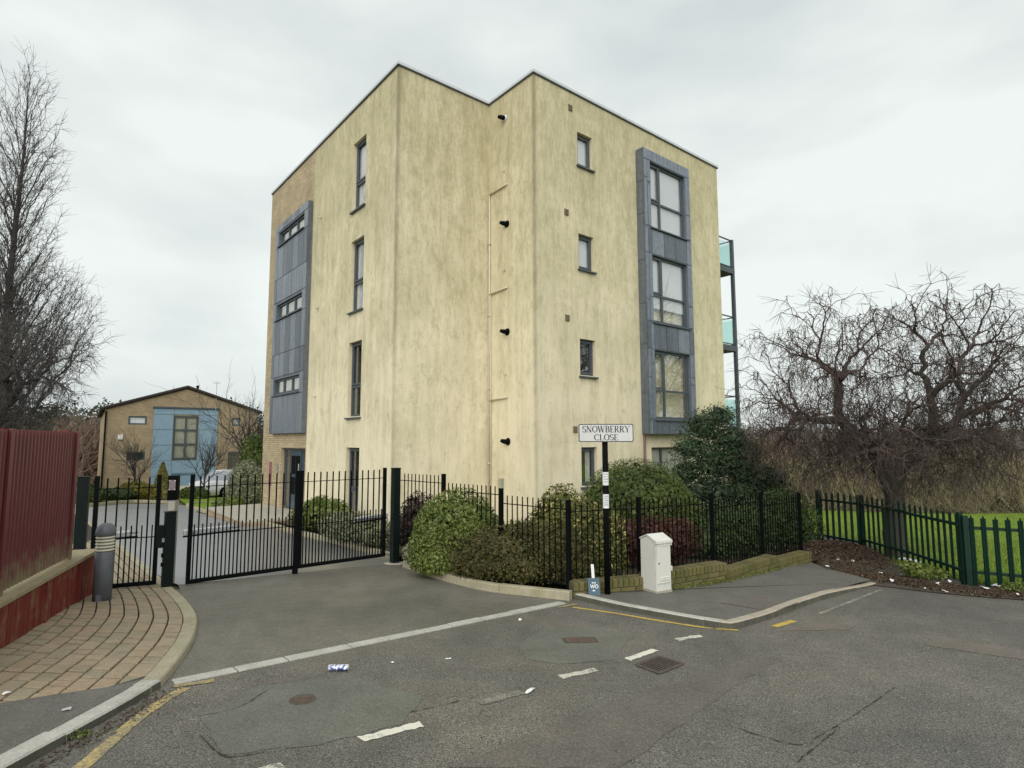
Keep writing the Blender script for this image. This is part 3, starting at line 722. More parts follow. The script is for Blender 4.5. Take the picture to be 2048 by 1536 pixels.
def zpanel(fc, x0, x1, z0, z1, o=.006, th=.012, mat=None, par=None):
    mb = MB(); rect(mb, fc, x0 + .011, x1 - .011, z0 + .011, z1 - .011, o - .004, o + th); mb.build('zinc_panel', mat or M_zinc, par or bayo)
for z0, z1 in ((2.25, 4.27), (5.09, 7.12), (7.95, 9.99)):            # jamb strips, each cut in two or three sheets
    for a, b in ((BX0, BX0 + .155), (BX0 + .155, 4.40 - .01), (6.14 + .01, BX1)):
        cutz = [z0] + sorted(random.uniform(z0 + .4, z1 - .4) for _ in range(random.choice((1, 2)))) + [z1]
        for c, d in zip(cutz, cutz[1:]):
            if d - c > .15: zpanel(F_bay, a, b, c, d, random.uniform(.001, .006))
for z0, z1 in ((1.80, 2.17), (4.27, 5.02), (7.12, 7.88), (9.99, 10.32)):
    xs = [BX0, BX0 + .155, 4.40, 4.98, 5.56, 6.14, BX1] if z0 < 9 else [BX0, 4.72, 5.25, 5.8, BX1]
    for a, b in zip(xs, xs[1:]): zpanel(F_bay, a, b, z0, z1, random.uniform(.001, .006), mat=M_zinc if z0 > 9 or random.random() < .3 else M_zincd)
F_bs = Face(F_R.at(BX0, 0, 0), -Wv, -U)
for z0, z1 in zip((1.80, 3.0, 4.4, 5.6, 6.9, 8.3, 9.3), (3.0, 4.4, 5.6, 6.9, 8.3, 9.3, 10.32)): zpanel(F_bs, 0.0, BO, z0, z1, .003, mat=M_zincd)
for k, h in enumerate(hb):
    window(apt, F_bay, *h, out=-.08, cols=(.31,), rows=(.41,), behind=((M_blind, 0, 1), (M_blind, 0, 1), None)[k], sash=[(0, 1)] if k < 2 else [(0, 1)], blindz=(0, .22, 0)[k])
# stair zinc panel on the brick side
SX0, SX1, SZ0, SZ1, SO = 5.70, 8.94, 1.88, 9.40, .14
F_st = Face(F_L.at(0, 0, SO), Wv, -U)
hs = [(6.08, 8.58, 8.62, 9.10), (6.08, 8.58, 5.92, 6.44), (6.08, 8.58, 3.24, 3.76)]
sto = holed(F_st, SX0, SX1, SZ0, SZ1, hs, .1).build('zinc_stair_panel', [M_zincd, M_zincd], apt)
ss = MB()
for x in (SX0, SX1): ss.add([F_L.at(x, SZ0, 0), F_L.at(x, SZ0, SO), F_L.at(x, SZ1, SO), F_L.at(x, SZ1, 0)], [(0, 1, 2, 3)])
for z in (SZ0, SZ1): ss.add([F_L.at(SX0, z, 0), F_L.at(SX1, z, 0), F_L.at(SX1, z, SO), F_L.at(SX0, z, SO)], [(0, 1, 2, 3)])
ss.build('panel_edge', M_zincd, sto)
bands = [(1.88, 3.16), (3.84, 4.64), (4.64, 5.84), (6.52, 7.38), (7.38, 8.54), (9.14, 9.40)]
for z0, z1 in bands:
    xs = [SX0, 6.04, 6.55, 7.06, 7.57, 8.08, 8.62, SX1] if z0 < 9 else list(np.linspace(SX0, SX1, 9))
    for a, b in zip(xs, xs[1:]): zpanel(F_st, a, b, z0, z1, random.uniform(.001, .008), .014, M_zinc if random.random() < .7 else M_zincd, sto)
for z0, z1 in ((3.16, 3.84), (5.84, 6.52), (8.54, 9.14)):
    for a, b in ((SX0, 6.04), (8.62, SX1)): zpanel(F_st, a, b, z0, z1, .004, .014, M_zinc, sto)
for h in hs: window(apt, F_st, *h, out=-.06, cols=(.335, .668), behind=None, fw=.07)
# entrance doors
en = window(apt, F_L, 5.72, 8.04, -.62, 1.40, out=-.12, cols=(.22, .72), behind=None, sill=False, fw=.09, name='entrance_screen')
dr_ = MB(); rect(dr_, F_L, 6.32, 7.32, -.58, 1.30, -.15, -.10); do = dr_.build('door', M_teal, en)
for a, b, c, d in ((6.42, 6.82, .55, 1.15), (6.86, 7.22, .55, 1.15), (6.42, 6.82, -.1, .45), (6.86, 7.22, -.1, .45)):
    pm = MB(); rect(pm, F_L, a, b, c, d, -.099, -.092); pm.build('door_pane', M_dark, do)
hm = MB(); hm.bar(F_L.at(6.40, .1, -.05), F_L.at(6.40, .9, -.05), .03, .03); hm.build('handle', M_steel, do)
cb = MB(); rect(cb, F_L, 8.95, 9.25, .05, .9, 0, .012); cb.build('notice_board', plain('faded_red_notice', (.25, .10, .10), .7), apt)
cb = MB(); rect(cb, F_L, 8.20, 8.34, .55, .85, 0, .03); cb.build('entry_phone', M_steel, apt)
# vents, flues, overflow pipes, downpipes
for s, z in ((1.32, 10.63), (1.13, 7.65), (1.12, 4.80), (1.36, 1.91)):
    v = MB(); rect(v, F_R, s - .075, s + .075, z - .085, z + .085, 0, .02)
    for k in range(4): rect(v, F_R, s - .06, s + .06, z - .065 + k * .036, z - .05 + k * .036, .02, .032)
    v.build('wall_vent', plain('brown_vent', (.20, .165, .10), .7) if 'brown_vent' not in MATS else MATS['brown_vent'], apt)
for s, z in ((1.18, 10.38), (1.10, 7.38), (1.09, 4.46), (1.07, 1.60)):
    f = MB(); p = F_NC.at(s, z, 0); n = F_NC.n
    f.tube([p, p + n * .03], [.10, .085], 14); fo = f.build('flue_collar', M_black if z < 10 else M_coping, apt, True)
    g = MB(); g.tube([p + n * .03, p + n * .08 + Wv * .01, p + n * .13 + Wv * .04 + Z * .01, p + n * .17 + Wv * .09 + Z * .03], [.06, .062, .058, .04], 12); g.build('flue_pipe', M_black, fo, True)
M_cpipe = plain('cream_pipe', (.60, .54, .40), .5, var=.1)
dp = MB(); dp.tube([F_NC.at(1.84, -1, .03), F_NC.at(1.84, 8.45, .03)], .022, 8)
dp.tube([F_NC.at(1.77, -1, .03), F_NC.at(1.77, 5.6, .03)], .016, 8)
for z in (1, 3, 5, 7): rect(dp, F_NC, 1.80, 1.88, z, z + .03, 0, .06)
dpo = dp.build('downpipe', M_cpipe, apt, True)
for z in (8.45, 5.62, 2.72):
    b = MB(); b.tube([F_NC.at(1.83, z - .02, .035), F_NC.at(1.10, z + .02, .035), F_NC.at(1.08, z + .03, 0)], .024, 8); b.build('branch_pipe', M_cpipe, dpo, True)
for s, z in ((1.2, 8.9), (1.2, 6.15), (1.15, 3.35)):
    b = MB(); b.tube([F_NC.at(s, z, 0), F_NC.at(s, z - .02, .07)], .018, 8); b.build('overflow_stub', M_cpipe, apt, True)
for s, z in ((4.95, 8.62), (4.98, 5.75), (4.98, 3.0)):
    b = MB(); b.tube([F_L.at(s, z, 0), F_L.at(s, z - .03, .09)], .025, 8); b.build('overflow_stub', M_cpipe, apt, True)
b = MB(); b.tube([F_R.at(4.13, -1, .05), F_R.at(4.13, 1.78, .05)], .035, 8); b.build('brown_pipe', plain('brown_pipe', (.16, .085, .075), .5), apt, True)
# balconies on the far side: steel posts, slabs, glass
bx = 1.52
for y0 in (.42, 3.9):
    p = MB(); P0 = F_side.at(y0, 0, bx); p.box(P0 + Z * ((8.95 + BOT) / 2), (.11, .11, 8.95 - BOT), PHI); p.build('balcony_post', M_frame, apt)
for z in (7.86, 5.0, 2.12):
    s = MB(); s.hexa([F_side.at(.36, z - .2, 0), F_side.at(.36, z - .2, bx + .05), F_side.at(3.96, z - .2, bx + .05), F_side.at(3.96, z - .2, 0)][::-1], [F_side.at(.36, z, 0), F_side.at(.36, z, bx + .05), F_side.at(3.96, z, bx + .05), F_side.at(3.96, z, 0)][::-1])
    so = s.build('balcony_slab', M_frame, apt)
    for a, b in ((F_side.at(.42, z, .06), F_side.at(.42, z, bx - .08)), (F_side.at(.5, z, bx), F_side.at(3.84, z, bx))):
        g = MB(); g.bar(a + Z * .52, b + Z * .52, .014, .86); g.build('glass_panel', M_bglass, so)
        MB().bar(a + Z * 1.06, b + Z * 1.06, .045, .035).build('handrail', M_frame, so); MB().bar(a + Z * .06, b + Z * .06, .04, .03).build('bottom_rail', M_frame, so)
# entrance terrace
ter = thing('entrance_terrace', 'raised paved terrace with step outside the teal entrance door', 'terrace', F_L.at(6.8, gz(*F_L.at(6.8, 0).xy), .8), 0)
zt = -.62
t = MB(); t.hexa([F_L.at(4.9, -1.2, .02), F_L.at(9.6, -1.2, .02), F_L.at(9.6, -1.2, 1.9), F_L.at(4.9, -1.2, 1.9)][::-1], [F_L.at(4.9, zt - .03, .02), F_L.at(9.6, zt - .03, .02), F_L.at(9.6, zt - .03, 1.9), F_L.at(4.9, zt - .03, 1.9)][::-1]); t.build('retaining_wall', M_buff2, ter)
for i in range(8):
    for j in range(3):
        a, b = 4.9 + i * .5875, .02 + j * .64; s = MB(); s.hexa([F_L.at(a + .005, zt - .028, b + .005), F_L.at(a + .58, zt - .028, b + .005), F_L.at(a + .58, zt - .028, b + .635), F_L.at(a + .005, zt - .028, b + .635)][::-1], [F_L.at(a + .005, zt + .02, b + .005), F_L.at(a + .58, zt + .02, b + .005), F_L.at(a + .58, zt + .02, b + .635), F_L.at(a + .005, zt + .02, b + .635)][::-1])
        s.build('paving_slab', M_slab, ter)
s = MB(); s.hexa([F_L.at(5.2, -1.2, 1.91), F_L.at(7.4, -1.2, 1.91), F_L.at(7.4, -1.2, 2.3), F_L.at(5.2, -1.2, 2.3)][::-1], [F_L.at(5.2, -.78, 1.91), F_L.at(7.4, -.78, 1.91), F_L.at(7.4, -.78, 2.3), F_L.at(5.2, -.78, 2.3)][::-1]); s.build('step', M_slab, ter)

# ================================================================== FAR BRICK BUILDING
FP, FQ = Vector((-24.3, 35., 0)), Vector((-17.35, 40., 0)); fd = (FQ - FP).normalized(); fn = Vector((fd.y, -fd.x, 0))
FB = Face(FP, fd, fn); FW = (FQ - FP).length; EV, AP = 3.55, 4.97
far = thing('brick_house', 'tan brick gabled block with blue panels and tall window at the end of the drive', 'house', (FP.x, FP.y, gz(FP.x, FP.y)), math.atan2(fd.y, fd.x))
gw = MB(); dep = 14
g0 = [FB.at(0, -2), FB.at(FW, -2), FB.at(FW, EV), FB.at(FW / 2, AP), FB.at(0, EV)]; g1 = [p - fn * dep for p in g0]
gw.add(g0 + g1, [(2, 3, 4), (9, 8, 7, 6, 5), (1, 6, 7, 2), (5, 0, 4, 9)]); gw.build('wall', M_buff2, far)
far_holes = [(3.6, 5.0, -.34, 3.24), (1.20, 2.16, 2.66, 3.18), (1.20, 2.16, .50, 1.02), (6.97, 7.48, 2.66, 3.18), (6.82, 7.66, -.9, .96)]
holed(FB, 0, FW, -2, EV, far_holes).build('gable_wall', [M_buff2, M_buff2], far)
M_tile = plain('dark_roof_tile', (.055, .042, .036), .85, var=.25)
for a, b, nm in ((FB.at(-.25, EV - .06), FB.at(FW / 2, AP + .06), 0), (FB.at(FW / 2, AP + .06), FB.at(FW + .25, EV - .06), 1)):
    r = MB(); r.hexa([a + fn * .14, b + fn * .14, b - fn * (dep + .2), a - fn * (dep + .2)], [a + fn * .14 + Z * .13, b + fn * .14 + Z * .13, b - fn * (dep + .2) + Z * .13, a - fn * (dep + .2) + Z * .13]); ro = r.build('roof', M_tile, far)
    for k in range(24):                                               # verge tiles make the stepped edge
        t = (k + .5) / 24; c = a.lerp(b, t) + fn * .16 + Z * .115; tb = MB(); dd = (b - a) / 24 * .48
        tb.bar(c - dd, c + dd + Z * .012, .06, .10); tb.build('verge_tile', M_tile, ro)
M_blue = plain('blue_cladding', (.225, .335, .43), .5, var=.07, scale=3)
for z0, z1 in ((3.32, 3.70), (2.36, 3.32), (1.40, 2.36), (.44, 1.40), (-.52, .44), (-1.15, -.52)):
    for a, b in ((2.5, 3.58), (5.02, 6.12)) if z0 < 3.3 and z0 > -.3 else ((2.5, 3.6), (3.6, 5.0), (5.0, 6.12)):
        p = MB(); rect(p, FB, a + .008, b - .008, z0 + .012, z1 - .012, .002, .05); p.build('blue_panel', M_blue, far)
p = MB(); rect(p, FB, 3.6, 5.0, -.52, -.35, .002, .05); p.build('blue_panel', M_blue, far)
p = MB(); rect(p, FB, 2.44, 6.18, 3.70, 3.80, 0, .12); p.build('flashing', M_frame, far)
p = MB(); rect(p, FB, 2.5, 6.12, -1.9, -1.15, .002, .06); p.build('plinth', plain('cream_plinth', (.66, .62, .50), .8), far)
window(far, FB, 3.6, 5.0, -.34, 3.24, out=-.01, cols=(.5,), rows=(.25, .5, .75), behind=(M_cblind, 0, 1), sill=False, fw=.11)
for h, b in (((1.20, 2.16, 2.66, 3.18), (M_blind, .1, .9)), ((1.20, 2.16, .50, 1.02), None), ((6.97, 7.48, 2.66, 3.18), (M_blind, .2, .8)), ((6.82, 7.66, -.9, .96), None)):
    window(far, FB, *h, out=-.02, behind=b, sill=False, fw=.09)
p = MB(); rect(p, FB, .72, .96, 1.76, 2.04, 0, .1); p.build('alarm_box', M_paper, far)
p = MB(); p.tube([FB.at(.06, -1.9, .07), FB.at(.06, EV - .1, .07)], .045, 8); p.build('drainpipe', M_black, far)
p = MB(); c = FB.at(5.05, 4.3, -1.5); p.tube([c, c + Z * .95], .07, 8); p.tube([c + Z * .95, c + Z * 1.05], .10, 8); p.build('chimney_pipe', M_black, far)
p = MB(); c = FB.at(5.95, 3.6, .12); p.tube([c, c + Z * 1.9], .018, 6); ao = p.build('aerial_mast', M_steel, far)
p = MB(); c = c + Z * 1.85; p.bar(c - fd * .25, c + fd * .2, .015, .015)
for k in range(6): q = c - fd * .22 + fd * .08 * k; p.bar(q - Z * .1, q + Z * .1, .01, .01, up=(1, 0, 0))
p.build('aerial', M_steel, ao)

# ================================================================== GATES AND RAILINGS
def v3(p, z): return Vector((p[0], p[1], z))
def shared_bar(h, w=.018, d=None, name='bar', mat=None, tip=False):
    mb = MB(); mb.box((0, 0, h / 2), (w, d or w, h))
    return mb.mesh(name, mat or M_black)
def post(name, label, p, z1, w, mat, rz, group=None, foot=None):
    z0 = gz(*p); t = thing(name, label, 'post', v3(p, z0), rz, group)
    MB().box(v3(p, (z0 - .1 + z1) / 2), (w, w, z1 - z0 + .1), rz).build('shaft', mat, t, bevel=.004)
    MB().box(v3(p, z1 + .006), (w + .012, w + .012, .012), rz).build('cap', mat, t)
    if foot:
        n = 14; mb = MB(); ring = [(p.x + math.cos(a) * foot * random.uniform(.8, 1.15), p.y + math.sin(a) * foot * random.uniform(.8, 1.15)) for a in np.linspace(0, 2 * math.pi, n, endpoint=False)]
        mb.add([(x, y, gz(x, y) - .02) for x, y in ring] + [(p.x + (x - p.x) * .8, p.y + (y - p.y) * .8, gz(x, y) + .014) for x, y in ring], [tuple(range(n, 2 * n))] + [(k, (k + 1) % n, n + (k + 1) % n, n + k) for k in range(n)])
        mb.build('concrete_footing', M_slab, t)
    return t
def gate_leaf(name, label, P, Q, zb, zt, zrail, zmid, zdog, n, group=None, hinge=0, dropbolt=False):
    d = (Q - P).normalized(); L = (Q - P).length; rz = math.atan2(d.y, d.x)
    t = thing(name, label, 'gate', v3(P.lerp(Q, .5), gz(*P.lerp(Q, .5))), rz, group)
    for p in (P + d * .025, Q - d * .025): MB().box(v3(p, (zb + zt + .03) / 2), (.05, .05, zt + .03 - zb), rz).build('stile', M_black, t)
    MB().bar(v3(P + d * .05, zb + .025), v3(Q - d * .05, zb + .025), .05, .05).build('bottom_rail', M_black, t)
    MB().bar(v3(P + d * .05, zrail), v3(Q - d * .05, zrail), .03, .010).build('top_rail', M_black, t)
    MB().bar(v3(P + d * .05, zmid), v3(Q - d * .05, zmid), .03, .010).build('middle_rail', M_black, t)
    tall, dog = shared_bar(zt - zb - .05, .017), shared_bar(zdog - zb - .05, .015)
    pitch = (L - .1) / (n + .5)
    for k in range(n):
        a = P + d * (.05 + pitch * (k + .75)); b = a - d * pitch * .5 if hinge else a + d * pitch * .5
        link('bar', tall, t, v3(a, zb + .05), rz); link('dog_bar', dog, t, v3(b, zb + .05), rz)
    link('dog_bar', dog, t, v3(P + d * (.05 + pitch * (.25 if not hinge else n + .25)), zb + .05), rz)
    if dropbolt:
        p = Q - d * .03; z = gz(*p); o = MB(); o.box(v3(p + Vector((.03, -.05)), z + .06), (.07, .06, .13), rz); o.build('drop_bolt', M_black, t)
    return t
GM = GL.lerp(GR, .5); gdir = (GR - GL).normalized(); gnorm = Vector((gdir.y, -gdir.x)); grz = math.atan2(gdir.y, gdir.x)
gate_leaf('vehicle_gate', 'black railed drive gate leaf hinged beside the keypad pillar', GL + gdir * .09, GM - gdir * .008, -.345, 1.13, .985, .31, .46, 13, dropbolt=True)
gate_leaf('vehicle_gate', 'black railed drive gate leaf hinged beside the planting bed', GM + gdir * .008, GR - gdir * .12, -.345, 1.13, .985, .31, .46, 13, hinge=1)
pg = (PR - PL).normalized(); prz = math.atan2(pg.y, pg.x)
gate_leaf('pedestrian_gate', 'narrow black railed pedestrian gate behind the grey bollard', PL + pg * .12, PR, -.29, 1.14, 1.0, .34, .50, 5)
post('gate_post', 'dark green square post at the end of the red fence', PL, 1.16, .12, M_green, prz)
post('gate_post', 'dark green square gate post beside the black planter and hedge', GR + gdir * .07, 1.14, .125, M_green, grz, foot=.22)
kp = post('gate_post', 'short dark green post between pedestrian gate and drive gate', Vector((-4.66, 8.13)), .66, .125, M_green, grz)
for z in (.30, .10, -.02):
    MB().box(v3((-4.69, 8.06), z), (.045, .03, .05), grz).build('lock', M_steel if z > .2 else M_black, kp)
MB().bar(v3((-4.70, 8.15), .34), v3((-4.82, 8.11), .34), .06, .30).build('lock_plate', M_green, kp)
# keypad pillar behind it
ip = Vector((-4.80, 8.42)); z0 = gz(*ip)
ik = thing('entry_keypad', 'grey entry keypad pillar with black call panel behind the short post', 'intercom', v3(ip, z0), grz)
fcn = Vector((.18, -.98)).normalized(); frz = math.atan2(fcn.y, fcn.x) + math.pi / 2
MB().box(v3(ip, (z0 + .80) / 2), (.115, .10, .80 - z0), frz).build('pillar', M_steel, ik)
hd = MB().box(v3(ip, .97), (.125, .11, .34), frz).build('call_panel', M_black, ik, bevel=.005)
fpos = ip + fcn * .058
MB().box(v3(fpos, 1.01), (.085, .006, .14), frz).build('notice', plain('keypad_notice', (.22, .18, .19), .6), hd)
for sx in (-.036, .036):
    for sz in (-.06, .06): MB().box(v3(fpos + Vector((math.cos(frz), math.sin(frz))) * sx + fcn * .005, 1.01 + sz), (.012, .006, .012), frz).build('screw', M_paper, hd)
MB().box(v3(ip + fcn * .053, .55), (.075, .006, .17), frz).build('keypad', plain('keypad_grey', (.22, .22, .22), .4), ik)
MB().box(v3(ip + fcn * .0535, .72), (.09, .007, .13), frz).build('pillar_plate', plain('plate_cream', (.50, .47, .38), .5), ik)
# gate opener arms
def opener(label, a, b, zA, zB):
    t = thing('gate_opener', label, 'gate motor', v3(a, zA), 0, None)
    a3, b3 = v3(a, zA), v3(b, zB); m = a3.lerp(b3, .25)
    MB().bar(a3, a3.lerp(b3, .82), .07, .075).build('motor_arm', M_opener, t, bevel=.012)
    MB().bar(a3.lerp(b3, .80), b3, .03, .025).build('piston', M_steel, t)
    MB().bar(a3 - Z * .055, b3 - Z * .05, .03, .02).build('bracket', M_black, t)
back = -gnorm
opener('white gate opener arm on the leaf beside the keypad pillar', GL + back * .12 + gdir * .05, GL + gdir * .80 + back * .10, .34, .36)
opener('white gate opener arm on the leaf beside the planting bed', GR + back * .12 - gdir * .02, GR - gdir * .72 + back * .10, .33, .30)
opener('slim door closer arm across the pedestrian gate', PL + pg * .15 + Vector((-.02, .06)), PL + pg * .62 + Vector((-.02, .06)), .37, .40)

def railing(name, label, pts, tops, bots, pitch, railoff=.11, post_w=.05, skipfirst=False, ptop=None):
    t = thing(name, label, 'railing', v3(pts[0], gz(*pts[0])))
    for i, p in enumerate(pts):
        if i == 0 and skipfirst: continue
        d = (pts[min(i + 1, len(pts) - 1)] - pts[max(i - 1, 0)]); rz = math.atan2(d.y, d.x); z0 = gz(*p) - .05
        zt = (ptop[i] if ptop else max(tops[min(i, len(tops) - 1)], tops[max(i - 1, 0)]) + .03)
        po = MB().box(v3(p, (z0 + zt) / 2), (post_w, post_w, zt - z0), rz).build('post', M_black, t)
    for i, (P, Q) in enumerate(zip(pts, pts[1:])):
        d = Q - P; L = d.length; d = d / L; rz = math.atan2(d.y, d.x); n = max(1, round((L - post_w) / pitch)); zt, zb = tops[i], bots[i]
        for z in (zt - railoff, zb + .06): MB().bar(v3(P + d * post_w / 2, z), v3(Q - d * post_w / 2, z), .032, .010).build('rail', M_black, t)
        me = shared_bar(zt - zb, .0125)
        for k in range(n - 1): link('bar', me, t, v3(P + d * (post_w / 2 + (L - post_w) * (k + 1) / n), zb), rz)
    return t
r0 = GR + gdir * .10 + Vector((.06, -.05)); r3 = G(1140, 1184, .08).xy + Vector((0, .12))
RP = [r0, r0.lerp(r3, .315), r0.lerp(r3, .665), r3]
dr_rail = railing('drive_railing', 'stepped black bar railing behind the hedges at the drive mouth', RP, [1.06, .95, .83], [-.38, -.36, -.33], .098, .12, .055, True, [0, 1.09, 1.04, .84])
cpm = MB().box(v3(RP[2], 1.00), (.062, .062, .14), math.atan2((r3 - r0).y, (r3 - r0).x)).build('weathered_cap', stone('lichen_timber', (.34, .32, .22), (.46, .43, .32)), dr_rail)
# low brick wall behind the right footway, stepped, with a railing
W3p, W4p = D(1557, 1139, 10.0).xy, D(1624, 1129, 10.75).xy
WL = [G(1147, 1186, .077).xy, G(1300, 1177, .077).xy, G(1455, 1159, .077).xy, W3p, W4p]
lw = thing('low_brick_wall', 'low stepped mossy brick wall along the back of the right footway', 'wall', v3(WL[0], gz(*WL[0])))
secs = [(WL[0], WL[1], -.20), (WL[1], WL[2], -.17), (WL[2], WL[3], -.29), (WL[3], WL[4], -.365)]
BH, BL, CO = .065, .215, .075
brick_me = {}
def brick_mesh(l, h, w, mi):
    key = (round(l, 3), round(h, 3), mi)
    if key not in brick_me:
        c = .004; x, y, z = l / 2, w / 2, h / 2; mb = MB()
        q = lambda dx, dy, zz: [(-x + dx, -y + dy, zz), (x - dx, -y + dy, zz), (x - dx, y, zz), (-x + dx, y, zz)]
        mb.add(q(0, c, -z) + q(0, 0, -z + c) + q(0, 0, z - c) + q(0, c, z), [(3, 2, 1, 0), (12, 13, 14, 15)] + [(4 * j + k, 4 * j + (k + 1) % 4, 4 * j + 4 + (k + 1) % 4, 4 * j + 4 + k) for j in range(3) for k in range(4)])
        brick_me[key] = mb.mesh('brick', M_mossy[mi])
    return brick_me[key]
nb = 0
for P, Q, zt in secs:
    d = Q - P; L = d.length; d = d / L; rz = math.atan2(d.y, d.x); nin = Vector((-d.y, d.x))
    zb = min(gz(*P), gz(*Q)) - .1
    m = MB(); q = [P + nin * .012, Q + nin * .012, Q + nin * .21, P + nin * .21]
    m.hexa([v3(p, zb) for p in q], [v3(p, zt - .012) for p in q]); m.build('mortar', M_mortar, lw)
    n = int(L / .077)
    for k in range(n):                                               # brick-on-edge coping
        p = P + d * (L * (k + .5) / n); z = zt - .055
        link('brick', brick_mesh(.066, .105, .215, random.randrange(4)), lw, v3(p + nin * (.105 + random.uniform(-.003, .003)), z + random.uniform(-.003, .003)), rz)
    z = zt - .115 - BH / 2; row = 0
    while z > min(gz(*P), gz(*Q)) - .06:
        k = -(row % 2) * .5
        while k * .226 < L:
            a, b = max(0, k * .226), min(L, k * .226 + BL); p = P + d * ((a + b) / 2)
            if b - a > .05 and z + BH / 2 > gz(*p) + .02 and nb < 205:
                nb += 1; link('brick', brick_mesh(b - a, BH, .10, random.randrange(4)), lw, v3(p + nin * (.05 + random.uniform(-.003, .003)), z), rz)
            k += 1
        z -= CO; row += 1
wn_ = [(Vector((-(b - a).y, (b - a).x)).normalized()) for a, b in zip(WL, WL[1:])]
RW = [r3, WL[1] + wn_[0] * .25, WL[2] + wn_[1] * .25, WL[3] + wn_[2] * .25, WL[4] + wn_[3] * .25 + Vector((.12, .1))]
RW.insert(1, RW[0].lerp(RW[1], .0)); RW.pop(1)
railing('wall_railing', 'black bar railing standing behind the low mossy brick wall', RW, [.80, .79, .70, .62], [-.27, -.27, -.36, -.42], .088, .12, .05, True)

# ================================================================== PALISADE FENCE AND GATE
def pale_mesh(h, w=.068):
    mb = MB(); c = .014                                              # W-shaped pale with a three-pointed head
    prof = [(-w / 2, 0), (-w / 4, c), (0, .003), (w / 4, c), (w / 2, 0)]; th = .004
    heads = [h - .05, h - .055, h, h - .055, h - .05]
    V = [(x, -y, 0) for x, y in prof] + [(x, -y, z) for (x, y), z in zip(prof, heads)] + [(x, -y + th, 0) for x, y in prof] + [(x, -y + th, z) for (x, y), z in zip(prof, heads)]
    F = [(k, k + 1, 6 + k, 5 + k) for k in range(4)] + [(11 + k, 10 + k, 15 + k, 16 + k) for k in range(4)] + [(5 + k, 6 + k, 16 + k, 15 + k) for k in range(4)] + [(0, 5, 15, 10), (4, 14, 19, 9)]
    mb.add(V, F); return mb.mesh('pale', M_pal)
def palisade(name, label, cat, pts, top, bot, pitch, w, posts=True):
    t = thing(name, label, cat, v3(pts[0], gz(*pts[0])))
    for i, p in enumerate(pts):
        d = pts[min(i + 1, len(pts) - 1)] - pts[max(i - 1, 0)]; rz = math.atan2(d.y, d.x); z0 = gz(*p) - .05
        zt = top[min(i, len(top) - 1)] - (.02 if i < len(pts) - 1 else -.0)
        if posts and not (len(pts) == 4 and i == 1): MB().box(v3(p, (z0 + zt) / 2), (.065, .055, zt - z0), rz).build('post', M_pal, t)
    for i, (P, Q) in enumerate(zip(pts, pts[1:])):
        d = Q - P; L = d.length; d = d / L; rz = math.atan2(d.y, d.x); nn = Vector((-d.y, d.x)); zt, zb = top[i], bot[i]
        for z in (zt - .20, zb + .20): MB().bar(v3(P + nn * .03, z), v3(Q + nn * .03, z), .035, .045).build('rail', M_pal, t)
        n = round(L / pitch); me = pale_mesh(zt - zb, w)
        for k in range(n): link('pale', me, t, v3(P + d * (L * (k + .5) / n), zb + random.uniform(-.006, .006)), rz + math.pi if nn.y < 0 and False else rz)
    return t
palisade('palisade_fence', 'dark green steel palisade fence between the footway corner and the park', 'fence', PF[::-1], [.54, .555, .55], [-.53, -.54, -.60], .155, .068)
gt = palisade('palisade_gate', 'bright green steel palisade gate into the park', 'gate', GT, [.50], [-.55], .148, .066)

# ================================================================== RED FENCE
zc = .27
rfz = thing('red_fence', 'dark red corrugated steel fence on a red boarded base with timber cap', 'fence', v3(wallQ, zc), math.atan2(wd.y, wd.x))
S0, S1 = -4.2, 1.90 - 2.549
wallD = wd; inn_ = -wnm
# corrugated sheets with flat cover strips between them
def sheet_run(a, b):
    P = wallQ + wallD * a + inn_ * .11; L = b - a; pitch = .042; n = int(L / pitch) * 2; V = []; F = []
    ph4 = (-.016, -.016, .016, .016); n = int(L / .083) * 4
    for k in range(n + 1):
        p = P + wallD * (L * (k + (.15 if k % 2 else -.15)) / n) + inn_ * ph4[k % 4]
        V += [v3(p, zc + .02), v3(p, 1.735)]
    for k in range(n): F.append((2 * k, 2 * k + 2, 2 * k + 3, 2 * k + 1))
    o = MB().add(V, F).build('corrugated_sheet', M_sheet, rfz)
    return o
edges = [S0, -3.4, -2.42, S1 - .05]
for a, b in zip(edges, edges[1:]): sheet_run(a + .05, b - .0)
for a in edges[1:]:
    P = wallQ + wallD * a + inn_ * .085; MB().box(v3(P, (zc + 1.74) / 2), (.075, .022, 1.74 - zc), math.atan2(wd.y, wd.x)).build('cover_strip', M_sheet, rfz)
for a in edges[1:]:
    P = wallQ + wallD * (a - .02) + inn_ * .2; MB().box(v3(P, .7), (.09, .09, 2.1), math.atan2(wd.y, wd.x)).build('fence_post', M_board, rfz)
